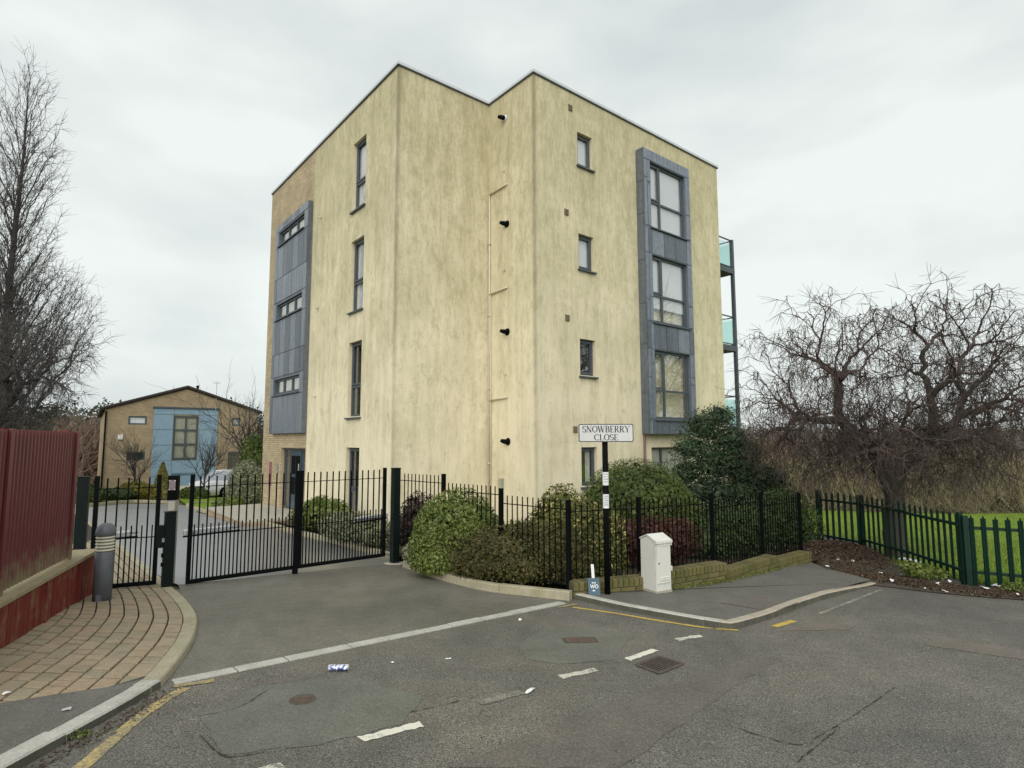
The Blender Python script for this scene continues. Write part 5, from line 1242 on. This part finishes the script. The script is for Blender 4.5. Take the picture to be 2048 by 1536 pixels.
# ---- bare trees
class Twigs:
    def __init__(s): s.V = []; s.F = []; s.n = 0
    def seg(s, pts, rad, n):
        m = len(pts); a0 = rng.uniform(0, 6.28)
        d = np.gradient(pts, axis=0); d /= np.linalg.norm(d, axis=1)[:, None] + 1e-9
        ref = np.array([.3, .2, 1.]) if abs(d[0][2]) < .9 else np.array([1., 0, 0])
        x = np.cross(d, ref); x /= np.linalg.norm(x, axis=1)[:, None]; y = np.cross(d, x)
        ang = a0 + np.arange(n) * 2 * math.pi / n
        v = pts[:, None, :] + (x[:, None, :] * np.cos(ang)[None, :, None] + y[:, None, :] * np.sin(ang)[None, :, None]) * rad[:, None, None]
        s.V.append(v.reshape(-1, 3)); i = s.n + np.arange(m * n).reshape(m, n); j = np.roll(i, -1, 1)
        s.F.append(np.stack([i[:-1], j[:-1], j[1:], i[1:]], -1).reshape(-1, 4)); s.n += m * n
    def build(s, name, mat, parent): return rawmesh(name, np.concatenate(s.V), np.concatenate(s.F), mat, parent, 4)
def bare_tree(name, label, c, par, group=None, z0=None, cat='tree', seed=1):
    global rng
    keep_rng = rng; rng = np.random.default_rng(seed)
    z0 = gz(c[0], c[1]) if z0 is None else z0; t = thing(name, label, cat, (c[0], c[1], z0), 0, group)
    T, K = Twigs(), Twigs(); lv = par['levels']; trop = par['trop']
    def grow(p, d, L, r, lev):
        P = lv[lev]; m = P.get('seg', 6); pts = [p]; dirs = [d]
        for k in range(m):
            d = d + rng.normal(scale=P.get('wob', .12), size=3) + np.array([0, 0, P.get('up', trop)]) / m
            d /= np.linalg.norm(d); p = p + d * L / m; pts.append(p); dirs.append(d)
        pts = np.array(pts); rad = r * (1 - (1 - P.get('taper', .45)) * np.linspace(0, 1, m + 1))
        (T if lev <= par.get('trunk_levels', 1) else K).seg(pts, rad, P.get('n', 3))
        if lev + 1 >= len(lv): return
        nc = P['kids'] if isinstance(P['kids'], int) else int(rng.integers(*P['kids']))
        for q in range(nc):
            f = P.get('from', .25) + (1 - P.get('from', .25)) * ((q + rng.uniform(.2, .8)) / nc); f = min(f, .999); i = f * m; a = int(i); pp = pts[a] + (pts[a + 1] - pts[a]) * (i - a); dd = dirs[min(a + 1, m)]
            az = rng.uniform(0, 6.283) if 'az' not in P else P['az'] + q * 2.4 + rng.uniform(-.5, .5)
            rx = np.cross(dd, [0, 0, 1.0]); rx = rx / np.linalg.norm(rx) if np.linalg.norm(rx) > .05 else np.array([1., 0, 0]); ry = np.cross(rx, dd)
            ang = math.radians(rng.uniform(*P['ang'])); nd = dd * math.cos(ang) + (rx * math.cos(az) + ry * math.sin(az)) * math.sin(ang)
            ll = (L * rng.uniform(*P['len']) if 'len' in P else 0) * (1 - P.get('short', .35) * f)
            if 'lenabs' in P: ll = rng.uniform(*P['lenabs']) * (1 - P.get('short', .35) * f)
            grow(pp, nd, ll, max(.0022, rad[a] * P.get('rr', .6)), lev + 1)
        if P.get('lead', True): grow(pts[-1], dirs[-1], L * rng.uniform(.5, .75), rad[-1], lev + 1)
    for k, (off, dd, L, r) in enumerate(par['stems']):
        grow(np.array([c[0] + off[0], c[1] + off[1], z0 - .1]), np.array(dd, float) / np.linalg.norm(dd), L, r, 0)
    T.build('trunk', par.get('bark', M_bark), t); K.build('crown', par.get('twig', M_twig), t); rng = keep_rng
    return t
def fill_tree(name, label, c, lobes, n, trunk, tip, bark, twig, seed, droop=.0, column=False, side=3, sidelen=.3, power=.46):
    """a bare crown grown towards n twig ends spread through the given lobes (offsets from the foot of the trunk)"""
    r_ = np.random.default_rng(seed); z0 = gz(*c); t = thing(name, label, 'tree', (c[0], c[1], z0)); T, K = Twigs(), Twigs()
    base = np.array([c[0], c[1], z0]); lb = np.array(lobes, float); vol = lb[:, 3] * lb[:, 4] * lb[:, 5]; k = r_.choice(len(lb), n, p=vol / vol.sum())
    d = r_.normal(size=(n, 3)); d /= np.linalg.norm(d, axis=1)[:, None]; Q = lb[k, :3] + d * lb[k, 3:] * (r_.uniform(0, 1, n) ** .42 * r_.uniform(.85, 1.1, n))[:, None]
    Q[:, 2] = np.maximum(Q[:, 2], .5); Q = Q + base
    def curve(p, t0, q, m, w):
        L = np.linalg.norm(q - p); a = p + t0 * L * .4; b = p + (q - p) * .72 + np.array([0, 0, L * .10]); s = np.linspace(0, 1, m + 1)[:, None]
        v = (1 - s) ** 3 * p + 3 * (1 - s) ** 2 * s * a + 3 * (1 - s) * s * s * b + s ** 3 * q
        v[1:-1] += r_.normal(scale=w * L, size=(m - 1, 3)); return v
    def rad(m): return tip * m ** power
    def rec(p, t0, ids, m0):
        m = len(ids)
        if m == 1:
            v = curve(p, t0, Q[ids[0]] - np.array([0, 0, droop * r_.uniform(0, 1)]), 4, .05); K.seg(v, np.linspace(rad(1) * 1.1, tip * .55, len(v)), 3)
            for _ in range(side):
                i = r_.integers(1, 4); dd = (v[i + 1] - v[i]); dd = dd / (np.linalg.norm(dd) + 1e-9) + r_.normal(scale=.55, size=3); dd /= np.linalg.norm(dd); e = v[i] + dd * sidelen * r_.uniform(.5, 1.3); mid = (v[i] + e) / 2 + r_.normal(scale=.03 * sidelen, size=3)
                K.seg(np.array([v[i], mid, e]), np.array([tip * .7, tip * .6, tip * .45]), 3)
            return
        P = Q[ids]; kk = 2 if m < 14 else int(r_.choice([2, 2, 3])); cen = P[r_.choice(m, kk, replace=False)].copy()
        for _ in range(5):
            a = np.argmin(((P[:, None, :] - cen[None]) ** 2).sum(2), 1)
            for j in range(kk):
                if (a == j).any(): cen[j] = P[a == j].mean(0)
        for j in range(kk):
            g = [ids[i] for i in range(m) if a[i] == j]
            if not g: continue
            cj = Q[g].mean(0); f = r_.uniform(.34, .50) if len(g) > 3 else r_.uniform(.5, .7); e = p + (cj - p) * f; ms = 5 if len(g) > 20 else 3
            v = curve(p, t0, e, ms, .045); (T if len(g) > n / 28 else K).seg(v, np.linspace(min(rad(m) * .92, rad(len(g)) * 1.15), rad(len(g)), len(v)), 7 if len(g) > n / 28 else (4 if len(g) > 12 else 3))
            nd = v[-1] - v[-2]; rec(e, nd / (np.linalg.norm(nd) + 1e-9), g, m)
    if not column:
        top = base + np.array(trunk); v = curve(base - [0, 0, .1], np.array([0, 0, 1.]), top, 6, .012); T.seg(v, np.linspace(rad(n) * 1.12, rad(n) * .85, 7), 10); rec(top, np.array([0, 0, 1.]), list(range(n)), n)
    else:
        h = trunk[2]; s = np.linspace(0, 1, 15); v = base + np.stack([s * trunk[0] + .06 * np.sin(s * 9), s * trunk[1], s * h - .1], 1); T.seg(v, np.linspace(rad(n) * 1.0, tip * 2, 15), 9)
        rd = np.hypot(Q[:, 0] - base[0], Q[:, 1] - base[1]); at_ = np.clip((Q[:, 2] - base[2] - rd * column - .6) / h, .10, .97); az_ = np.arctan2(Q[:, 1] - base[1], Q[:, 0] - base[0])
        grp = {}
        for i in range(n): grp.setdefault((int(at_[i] * 18), int((az_[i] + math.pi) / (2 * math.pi) * 3.99)), []).append(i)
        for (hh, q), ids in grp.items():
            f = np.mean(at_[ids]) + r_.uniform(-.01, .01); p = base + np.array([f * trunk[0] + .06 * math.sin(f * 9), f * trunk[1], f * h - .1]); o = Q[ids].mean(0) - p; o /= np.linalg.norm(o); rec(p, (o + np.array([0, 0, .5])) / np.linalg.norm(o + np.array([0, 0, .5])), ids, len(ids))
    T.build('trunk', bark, t); K.build('crown', twig, t); return t
tc = D(1793, 1110, 11.9)
fill_tree('spreading_bare_tree', 'wide spreading bare tree with dark trunk behind the green park fence', (tc.x, tc.y),
          [(-1.35, 0, 3.55, 1.75, 1.7, 1.95), (1.15, 0, 3.75, 2.0, 1.9, 2.05), (2.4, .2, 3.3, 1.5, 1.6, 1.8), (0, 0, 2.5, 2.9, 2.1, 1.0), (-1.9, -.2, 2.7, 1.25, 1.2, 1.0), (-.3, -.3, 1.95, 2.6, 1.8, .75)], 2900, (.03, 0, 1.25), .0052, M_bark, M_twig, 5, droop=.25, side=5, sidelen=.34)
pl_ = D(-8, 900, 24)
fill_tree('tall_bare_tree', 'tall narrow bare tree rising behind the red fence', (pl_.x, pl_.y), [(0, 0, 12.2, 1.75, 1.75, 7.2), (.5, 0, 7.4, 3.3, 2.8, 3.3)], 1900, (.1, 0, 17.5), .0075, M_bark2, M_twig2, 3, column=1.9, side=5, sidelen=.55)
low = dict(trop=.1, stems=[((0, 0), (.05, 0, 1), 4.2, .20)], trunk_levels=1, bark=M_bark2, twig=M_twig2, levels=[
    dict(seg=5, wob=.05, taper=.7, n=7, kids=11, ang=(35, 70), lenabs=(2.4, 3.4), rr=.45, short=.0, **{'from': .4}, up=.0),
    dict(seg=8, wob=.10, taper=.35, n=4, kids=(9, 12), ang=(25, 60), lenabs=(1.0, 1.8), rr=.5, up=.25, **{'from': .15}),
    dict(seg=6, wob=.14, taper=.4, n=3, kids=(6, 9), ang=(25, 60), lenabs=(.6, 1.2), rr=.5, up=.05, **{'from': .15}),
    dict(seg=4, wob=.16, taper=.5, n=3, kids=(1, 4), ang=(20, 50), lenabs=(.3, .6), rr=.6, up=.0, **{'from': .2}),
    dict(seg=2, wob=.16, taper=.6, n=3, kids=0, ang=(20, 50), len=(.5, 1))])
lp = D(-20, 900, 21)
fill_tree('broad_bare_tree', 'lower broad bare tree spreading in front of the tall bare tree', (lp.x, lp.y), [(.5, 0, 5.2, 2.75, 2.4, 2.1), (.4, 0, 3.6, 2.4, 2.2, 1.4)], 1200, (.1, 0, 2.2), .0070, M_bark2, M_twig2, 9, droop=.2, side=5, sidelen=.5)
# saplings by the brick house
sap = dict(trop=.25, stems=[((0, 0), (0, 0, 1), 1.5, .055)], trunk_levels=0, bark=M_bark2, twig=M_twig2, levels=[
    dict(seg=4, wob=.04, taper=.75, n=6, kids=8, ang=(25, 55), lenabs=(1.2, 1.9), rr=.55, short=.1, **{'from': .45}, up=0.),
    dict(seg=6, wob=.10, taper=.4, n=4, kids=(6, 9), ang=(25, 55), lenabs=(.6, 1.1), rr=.6, up=.3, **{'from': .2}),
    dict(seg=5, wob=.12, taper=.5, n=3, kids=(4, 7), ang=(25, 55), lenabs=(.3, .6), rr=.7, up=.1, **{'from': .2}),
    dict(seg=3, wob=.15, taper=.6, n=3, kids=0, ang=(20, 50), len=(.5, 1))])
def scaled(p, s, rs=1.0):
    import copy; q = copy.copy(p); q['stems'] = [(o, d, L * s, r * s * rs) for o, d, L, r in p['stems']]; q['levels'] = []
    for l in p['levels']:
        l = dict(l)
        if 'lenabs' in l: l['lenabs'] = tuple(x * s for x in l['lenabs'])
        q['levels'].append(l)
    return q
bare_tree('bare_sapling', 'small round-headed bare tree before the left brick windows', at(266, 30), scaled(sap, 1.0), seed=11)
bare_tree('bare_sapling', 'small bare tree before the blue panels right of the tall window', at(405, 29.5), scaled(sap, 1.05), seed=12)
bare_tree('bare_sapling', 'taller bare tree before the right end of the brick house', at(478, 30.5), scaled(sap, 1.75, .8), seed=13)
bare_tree('bare_sapling', 'thin bare tree squeezed against the brick corner of the apartments', at(512, 30), scaled(sap, 1.1, .8), seed=14)
# park trees beyond the right edge of the view (they show in the bay and ground-floor windows)
beh = scaled(low, 1.75); beh['levels'] = beh['levels'][:4]; beh['levels'][3] = dict(beh['levels'][3], kids=0)
for k, (x, y, lab) in enumerate(((25, 11.5, 'bare park tree standing on the lawn nearest the palisade gate'), (29, 17.5, 'bare park tree out on the open lawn, middle of three'), (36, 22, 'bare park tree farthest out on the open lawn'))):
    bare_tree('park_tree', lab, (x, y), beh, seed=20 + k)

# ---- scrub bank across the park and far woods (each reads as one mass)
def twigmass(name, items, mat):
    """items: (x, y, z0, width, height, count, thick)"""
    V, F, n = [], [], 0
    for x, y, z0, w, h, cnt, th in items:
        cnt = int(cnt); b = np.stack([x + rng.normal(scale=w * .35, size=cnt), y + rng.normal(scale=w * .3, size=cnt), z0 + h * rng.uniform(0, .62, cnt)], 1)
        d = np.stack([rng.normal(scale=.55, size=cnt), rng.normal(scale=.4, size=cnt), rng.uniform(.2, 1.1, cnt)], 1); d /= np.linalg.norm(d, axis=1)[:, None]
        L = h * rng.uniform(.14, .40, cnt)[:, None]; e = b + d * L; mm = (b + e) / 2 + rng.normal(scale=.016 * h, size=(cnt, 3))
        s = np.cross(d, np.array([.2, 1., .1])); s /= np.linalg.norm(s, axis=1)[:, None]; s *= (th * rng.uniform(.5, 1.3, cnt))[:, None]
        v = np.stack([b - s, b + s, mm - s * .7, mm + s * .7, e], 1).reshape(-1, 3); i = n + np.arange(cnt)[:, None] * 5
        F.append(np.stack([i + [[0, 1, 3]], i + [[0, 3, 2]], i + [[2, 3, 4]]], 1).reshape(-1, 3)); V.append(v); n += cnt * 5
    o = rawmesh(name, np.concatenate(V), np.concatenate(F), mat, None, 3); o['kind'] = 'stuff'; return o
it = []
for k in range(170):
    y = rng.uniform(27, 46); pxx = rng.uniform(1430, 2350); x = D(pxx, 900, y).x; h = rng.uniform(2.0, 3.6) + (y - 27) * .10
    it.append((x, y, gz(x, y) - .1, rng.uniform(1.6, 3.2), h, 560, .0095))
tag(twigmass('scrub_bank', it, L_scrub), 'bank of bare brown scrub beyond the park lawn', 'scrub')
it = []
for k in range(120):
    y = rng.uniform(50, 70); pxx = rng.uniform(1420, 2300); x = D(pxx, 900, y).x; h = EYE + (882 - rng.uniform(822, 850)) / 1173 * y - gz(x, y)
    it.append((x, y, gz(x, y), rng.uniform(3, 5), h * 1.05, 260, .035))
tag(twigmass('far_wood', it, island('far_hazed_twigs', [(.12, .108, .09), (.16, .145, .125), (.20, .185, .16)], .8)), 'grey-brown bare wood on the skyline beyond the park', 'wood')  # distance haze is painted into these paler grey-brown twig colours
it = []
for k in range(46):
    y = rng.uniform(30, 52); pxx = rng.uniform(1440, 1800); x = D(pxx, 900, y).x
    it.append((x, y, gz(x, y), rng.uniform(1.8, 3), rng.uniform(3.6, 5.2), 460, .012))
tag(twigmass('reddish_thicket', it, L_rust), 'reddish bare thicket behind the spreading tree', 'thicket')
P, Nv = [], []
for k in range(60):
    y = rng.uniform(29, 34); pxx = rng.uniform(1880, 2300); x = D(pxx, 900, y).x; h = rng.uniform(1.4, 2.4)
    p, q = lobed([(x, y, gz(x, y) + h * .5, 1.2, .8, h * .55)], 260, gz(x, y), (.6, 1.1), .15); P.append(p); Nv.append(q)
tag(leaves('bramble_bank', np.concatenate(P), np.concatenate(Nv), .085, island('bramble_leaves', [(.10, .10, .04), (.15, .145, .06), (.21, .19, .085)], .7), None, .5, 1.0, kind='stuff'), 'olive green brambles below the bare scrub', 'brambles')
# distant wooded hills close the view on both sides
def ridge(name, pxs, ys, tops, mat):
    V = []; F = []; nx = len(pxs)
    for pxx, y, tp in zip(pxs, ys, tops):
        a = D(pxx, tp, y); V += [(a.x, a.y, gz(a.x, a.y) - 1), (a.x, a.y, a.z * .55 + .45 * gz(a.x, a.y)), (a.x * 1.08, a.y * 1.08, a.z), (a.x * 1.5, a.y * 1.5, a.z - 1.), (a.x * 1.6, a.y * 1.6, -6)]
    for k in range(nx - 1):
        for j in range(4): a = k * 5 + j; F.append((a, a + 5, a + 6, a + 1))
    o = MB().add(V, F).build(name, mat, smooth=True); o['kind'] = 'structure'
M_hill = grassmat('wooded_hill', (.055, .048, .032), (.085, .068, .046), (.06, .065, .035))
ridge('hills', list(range(-900, 3200, 100)), [95 + 10 * math.sin(k * .9) for k in range(41)], [862 + 5 * math.sin(k * 1.7) + 4 * math.sin(k * .6) for k in range(41)], M_hill)
P, Nv = [], []
for k in range(95):
    y = rng.uniform(52, 84); pxx = rng.uniform(-160, 240) if k < 80 else rng.uniform(430, 540); x = D(pxx, 850, y).x; h = (EYE + (882 - rng.uniform(808, 850)) / 1173 * y) - gz(x, y)
    r = rng.uniform(1.4, 2.6); z = gz(x, y)
    p, q = lobed([(x, y, z + h * .62, r, r, h * .42), (x + r * .4, y, z + h * .4, r, r, h * .4)], 420, z, (.5, 1.1), .2); P.append(p); Nv.append(q)
tag(leaves('dark_wood', np.concatenate(P), np.concatenate(Nv), .26, L_wood, None, .5, 1., kind='stuff'), 'dark evergreen wood behind the red fence and brick house', 'wood')
it = []
for k in range(40):
    y = rng.uniform(46, 60); pxx = rng.uniform(100, 222); x = D(pxx, 850, y).x
    it.append((x, y, gz(x, y), 3, rng.uniform(5, 7.5), 260, .035))
tag(twigmass('rusty_wood', it, L_rust), 'rusty brown bare trees left of the brick house', 'wood')
it = []
for k in range(16):
    y = rng.uniform(26, 34); pxx = rng.uniform(-60, 60); x = D(pxx, 850, y).x
    it.append((x, y, gz(x, y), 2.4, rng.uniform(4, 5.2), 400, .02))
tag(twigmass('dark_thicket', it, L_wood), 'dark thicket at the foot of the tall bare tree', 'thicket')

# ---- grass blades, moss weeds, leaf litter
def blades(name, poly_sampler, n, h, mat, label, cat):
    p = poly_sampler(n); n = len(p); a = rng.uniform(0, 6.28, n); w = .006 * rng.uniform(.6, 1.5, n); hh = h * rng.uniform(.5, 1.3, n)
    dx = np.stack([np.cos(a) * w, np.sin(a) * w, np.zeros(n)], 1); tip = np.stack([rng.normal(scale=.35, size=n) * hh, rng.normal(scale=.35, size=n) * hh, hh], 1)
    V = np.stack([p - dx, p + dx, p + tip], 1).reshape(-1, 3); F = np.arange(n * 3).reshape(-1, 3)
    o = rawmesh(name, V, F, mat, None, 3); o['kind'] = 'stuff'; return tag(o, label, cat)
def lawn_sampler(n):
    q = []
    while len(q) < n:
        pxx, y = rng.uniform(1600, 2100), 9 + 17 * rng.uniform(0, 1) ** 1.6; x = D(pxx, 1000, y).x + .35
        if x > 6.6 + (13 - y) * .12 if y < 13 else True: q.append((x, y, gz(x, y) + .015))
    return np.array(q)
blades('park_grass', lawn_sampler, 26000, .06, M_blade, 'short bright grass blades on the park lawn', 'grass')
def near_line(pts, spread, n, h0=0.0):
    k = rng.integers(0, len(pts) - 1, n); t = rng.uniform(0, 1, n); A = np.array([p[:2] for p in pts]); q = A[k] + (A[k + 1] - A[k]) * t[:, None] + rng.normal(scale=spread, size=(n, 2))
    return np.array([(x, y, gz(x, y) + h0) for x, y in q])
mw = near_line([WL[1] + Vector((.3, .05)), WL[2], W3p], .05, 1500, UPR)
tag(leaves('moss_weeds', mw + np.array([0, -.04, .015]), np.tile([0, 0, 1.], (len(mw), 1)), .016, island('moss_leaves', [(.07, .09, .015), (.13, .15, .03), (.18, .18, .05)], .7), None, .4, 1., kind='stuff'), 'low weeds and moss along the foot of the brick wall', 'weeds')
A_ = [G(1700, 1140).xy, G(1760, 1156).xy, G(1850, 1172).xy, G(1950, 1184).xy, G(2048, 1190).xy, G(2200, 1205).xy]
sp_ = near_line(A_, .17, 9000, .018)
hp = np.stack([dc.x + rng.normal(scale=.5, size=5200), dc.y + rng.normal(scale=.42, size=5200) - .12], 1)
hp = np.array([(x, y, heap(x, y) + .004) for x, y in hp if x > 5.2 and (x - W4p.x) > -.35 and y > W4p.y - .5])
sp_ = np.concatenate([sp_, hp])
tag(leaves('leaf_litter', sp_, np.tile([0, 0, 1.], (len(sp_), 1)), .026, L_litter, None, .55, .45, .2, kind='stuff'), 'dead brown leaves heaped along the park fence', 'leaf litter')
gl = near_line(gfirst[8:] + gran, .05, 900, .008) + np.array([.10, -.04, 0])
tag(leaves('gutter_litter', gl, np.tile([0, 0, 1.], (len(gl), 1)), .012, L_litter, None, .5, .4, .2, kind='stuff'), 'dark leaf crumbs in the gutter of the left kerb', 'leaf litter')
bush('weed_clump', 'bright green bramble clump at the foot of the palisade fence', 'weed', G(1846, 1158).xy, [(0, 0, .10, .22, .16, .13), (.2, -.05, .07, .15, .12, .10), (-.15, .08, .14, .14, .12, .12)], 700, .032, L_light, .55, .9, corek=0, zbase=.02)
bush('weed_clump', 'small green weed growing in the left gutter', 'weed', G(150, 1478).xy, [(0, 0, .02, .05, .03, .025), (.04, .03, .015, .03, .02, .02)], 110, .011, L_light, .5, .9, corek=0, stems=1, zbase=0)
bush('weed_clump', 'tuft of weeds at the right end of the palisade gate', 'weed', G(2040, 1186).xy, [(0, 0, .05, .25, .10, .08)], 300, .03, L_light, .3, .9, corek=0, stems=1, zbase=.02)

# ---- litter
def scrap(label, pxx, py, w, l, hgt, mat, name='litter_scrap', cat='litter', extra=0.0):
    p = G(pxx, py, extra).xy; z = gz(*p) + extra + .008; a = rng.uniform(0, 3.14); m = MB(); n = 4; V = []
    for i in range(n):
        for j in range(3):
            x, y = (i / (n - 1) - .5) * w, (j / 2 - .5) * l; V.append((p.x + x * math.cos(a) - y * math.sin(a), p.y + x * math.sin(a) + y * math.cos(a), z + hgt * rng.uniform(0, 1)))
    F = [(i * 3 + j, i * 3 + 3 + j, i * 3 + 4 + j, i * 3 + 1 + j) for i in range(n - 1) for j in range(2)]
    V = [tuple(Vector((p.x, p.y, z)) + (Vector(q) - Vector((p.x, p.y, z))) * (.75 if pxx > 1600 else 1)) for q in V]; o = m.add(V, F).build(name, mat); so = o.modifiers.new('thick', 'SOLIDIFY'); so.thickness = .0025
    # put the origin on the scrap itself
    off = Vector((p.x, p.y, z)); o.data.transform(Matrix.Translation(-off)); o.location = off
    return tag(o, label, cat)
scrap('white paper scrap lying in the road between the dashes', 1060, 1384, .11, .03, .012, M_paper)
scrap('small white scrap on the drive mouth near the granite line', 1040, 1241, .05, .03, .01, M_paper)
scrap('white cigarette-sized scrap in the middle of the road', 896, 1319, .05, .015, .006, M_paper)
scrap('tiny white scrap close to the crushed can', 785, 1327, .022, .022, .008, M_paper)
scrap('brown paper scrap against the planting bed kerb', 980, 1178, .07, .04, .02, plain('brown_paper', (.25, .13, .08), .8))
scrap('white scrap beside the left row of block pavers', 12, 1389, .04, .03, .01, M_paper, extra=UPL)
scrap('pale scrap on the asphalt of the left footway', 133, 1421, .05, .03, .008, plain('dull_paper', (.42, .42, .40), .8), extra=UPL)
for k, (a, b, lab, w) in enumerate(((1676, 1120, 'white wrapper on the leaf heap by the brick wall end', .08), (1705, 1124, 'crumpled white cup on the leaf heap', .07), (1655, 1134, 'flat white wrapper at the edge of the right footway', .10), (1784, 1164, 'white polystyrene lump below the bare tree', .10), (1876, 1170, 'white wrapper by the bramble clump', .07), (1803, 1150, 'cream wrapper on the dead leaves', .06), (1900, 1166, 'crumpled white bag by the green gate post', .10), (1762, 1147, 'pale cup lid among the dead leaves', .06), (1890, 1184, 'long pale stick of litter at the road edge', .12), (1850, 1178, 'yellowish wrapper on the road edge', .05), (1996, 1172, 'torn white plastic under the palisade gate', .22), (1970, 1177, 'white card strip under the palisade gate', .14), (2035, 1190, 'small pale wrapper at the tuft of weeds', .06))):
    scrap(lab, a, b, w, w * (.35 if 'stick' in lab or 'strip' in lab else .6), .05 if 'lump' in lab or 'crumpled' in lab else .02, M_paper, extra=.03 if a > 1720 else .12)
wp = scrap('sheet of pale plastic under the bare tree inside the fence', 1822, 1123, .55, .16, .05, M_paper, extra=.05)
# crushed blue and white can
p = G(677, 1341).xy; z = gz(*p); ca_ = thing('crushed_can', 'crushed blue and white drinks can lying in the road', 'can', v3(p, z))
t = NT('can_print'); vv = t.noise(38, 2); MATS['can'] = t.set(t.ramp(vv, [(.46, (.72, .73, .78)), (.54, (.07, .09, .32))]), .3, .2)
m = MB(); n = 16; rings = []
for i, (x, r) in enumerate(((-.066, .020), (-.062, .028), (-.05, .031), (-.02, .028), (.01, .030), (.035, .031), (.055, .030), (.063, .026), (.066, .020))):
    for k in range(n):
        a = 2 * math.pi * k / n; m.v.append((p.x + x * 1.2, p.y + r * math.cos(a) * 1.15 + random.uniform(-.002, .002), z + .024 + r * .72 * math.sin(a) + random.uniform(-.002, .002)))
for i in range(8):
    for k in range(n): a = i * n + k; b = i * n + (k + 1) % n; m.f.append((a, b, b + n, a + n)); m.mi.append(0)
m.f.append(tuple(reversed(range(n)))); m.mi.append(0); m.f.append(tuple(8 * n + k for k in range(n))); m.mi.append(0)
m.build('body', MATS['can'], ca_, True)
for x in (-.079, .079): MB().tube([(p.x + x * .97, p.y, z + .024), (p.x + x * 1.02, p.y, z + .024)], .021, 14).build('end_rim', M_opener, ca_)

# parked white car seen through the railings at the end of the lawn
cp = at(424, 31.5); czz = gz(*cp); car = thing('parked_car', 'white parked car half hidden behind the estate lawn', 'car', (cp[0], cp[1], czz), -.5)
def carsec(x, w0, w1, z0, z1, zr=None):
    return [(x, -w0, z0), (x, -w0, z1), (x, -w1, zr or z1 + .02), (x, w1, zr or z1 + .02), (x, w0, z1), (x, w0, z0)]
secs_ = [carsec(-.84, .3, .25, .30, .62), carsec(-.80, .78, .6, .22, .80), carsec(-.2, .84, .68, .2, .88), carsec(.5, .85, .7, .2, .92), carsec(2.4, .85, .7, .2, .94), carsec(2.9, .8, .6, .25, .85), carsec(3.0, .6, .4, .32, .62)]
m = MB(); Mx = Matrix.Translation((cp[0], cp[1], czz)) @ Matrix.Rotation(1.25, 4, 'Z')
for s in secs_: m.v += [tuple(Mx @ Vector(q)) for q in s]
for i in range(len(secs_) - 1):
    for k in range(6): a = i * 6 + k; b = i * 6 + (k + 1) % 6; m.f.append((a, b, b + 6, a + 6)); m.mi.append(0)
m.f += [tuple(range(6)), tuple(range(36, 42))]; m.mi += [0, 0]
M_carw = plain('white_car_paint', (.75, .76, .78), .25, var=.02); bod = m.build('body', M_carw, car, True)
m = MB(); lo_ = [(-.1, -.78), (-.1, .78), (2.5, .78), (2.5, -.78)]; hi_ = [(.55, -.60), (.55, .60), (2.0, .60), (2.0, -.60)]
m.hexa([tuple(Mx @ Vector((x, y, .88))) for x, y in lo_][::-1], [tuple(Mx @ Vector((x, y, 1.36))) for x, y in hi_][::-1]); m.build('windscreen', plain('car_glass', (.30, .33, .36), .1), car)
m = MB(); m.hexa([tuple(Mx @ Vector((x, y, 1.35))) for x, y in hi_][::-1], [tuple(Mx @ Vector((x * .96 + .05, y * .93, 1.41))) for x, y in hi_][::-1]); m.build('roof', M_carw, car)
for x in (-.05, 2.2):
    for y in (-.80, .80):
        w = MB(); w.tube([tuple(Mx @ Vector((x, y - .09, .30))), tuple(Mx @ Vector((x, y + .09, .30)))], .30, 18); w.build('wheel', M_black, car)
for y in (-.6, .6):
    w = MB(); c = Mx @ Vector((-.80, y * .9, .64)); w.box(c, (.08, .24, .12), 1.25); w.build('headlight', M_steel, car)
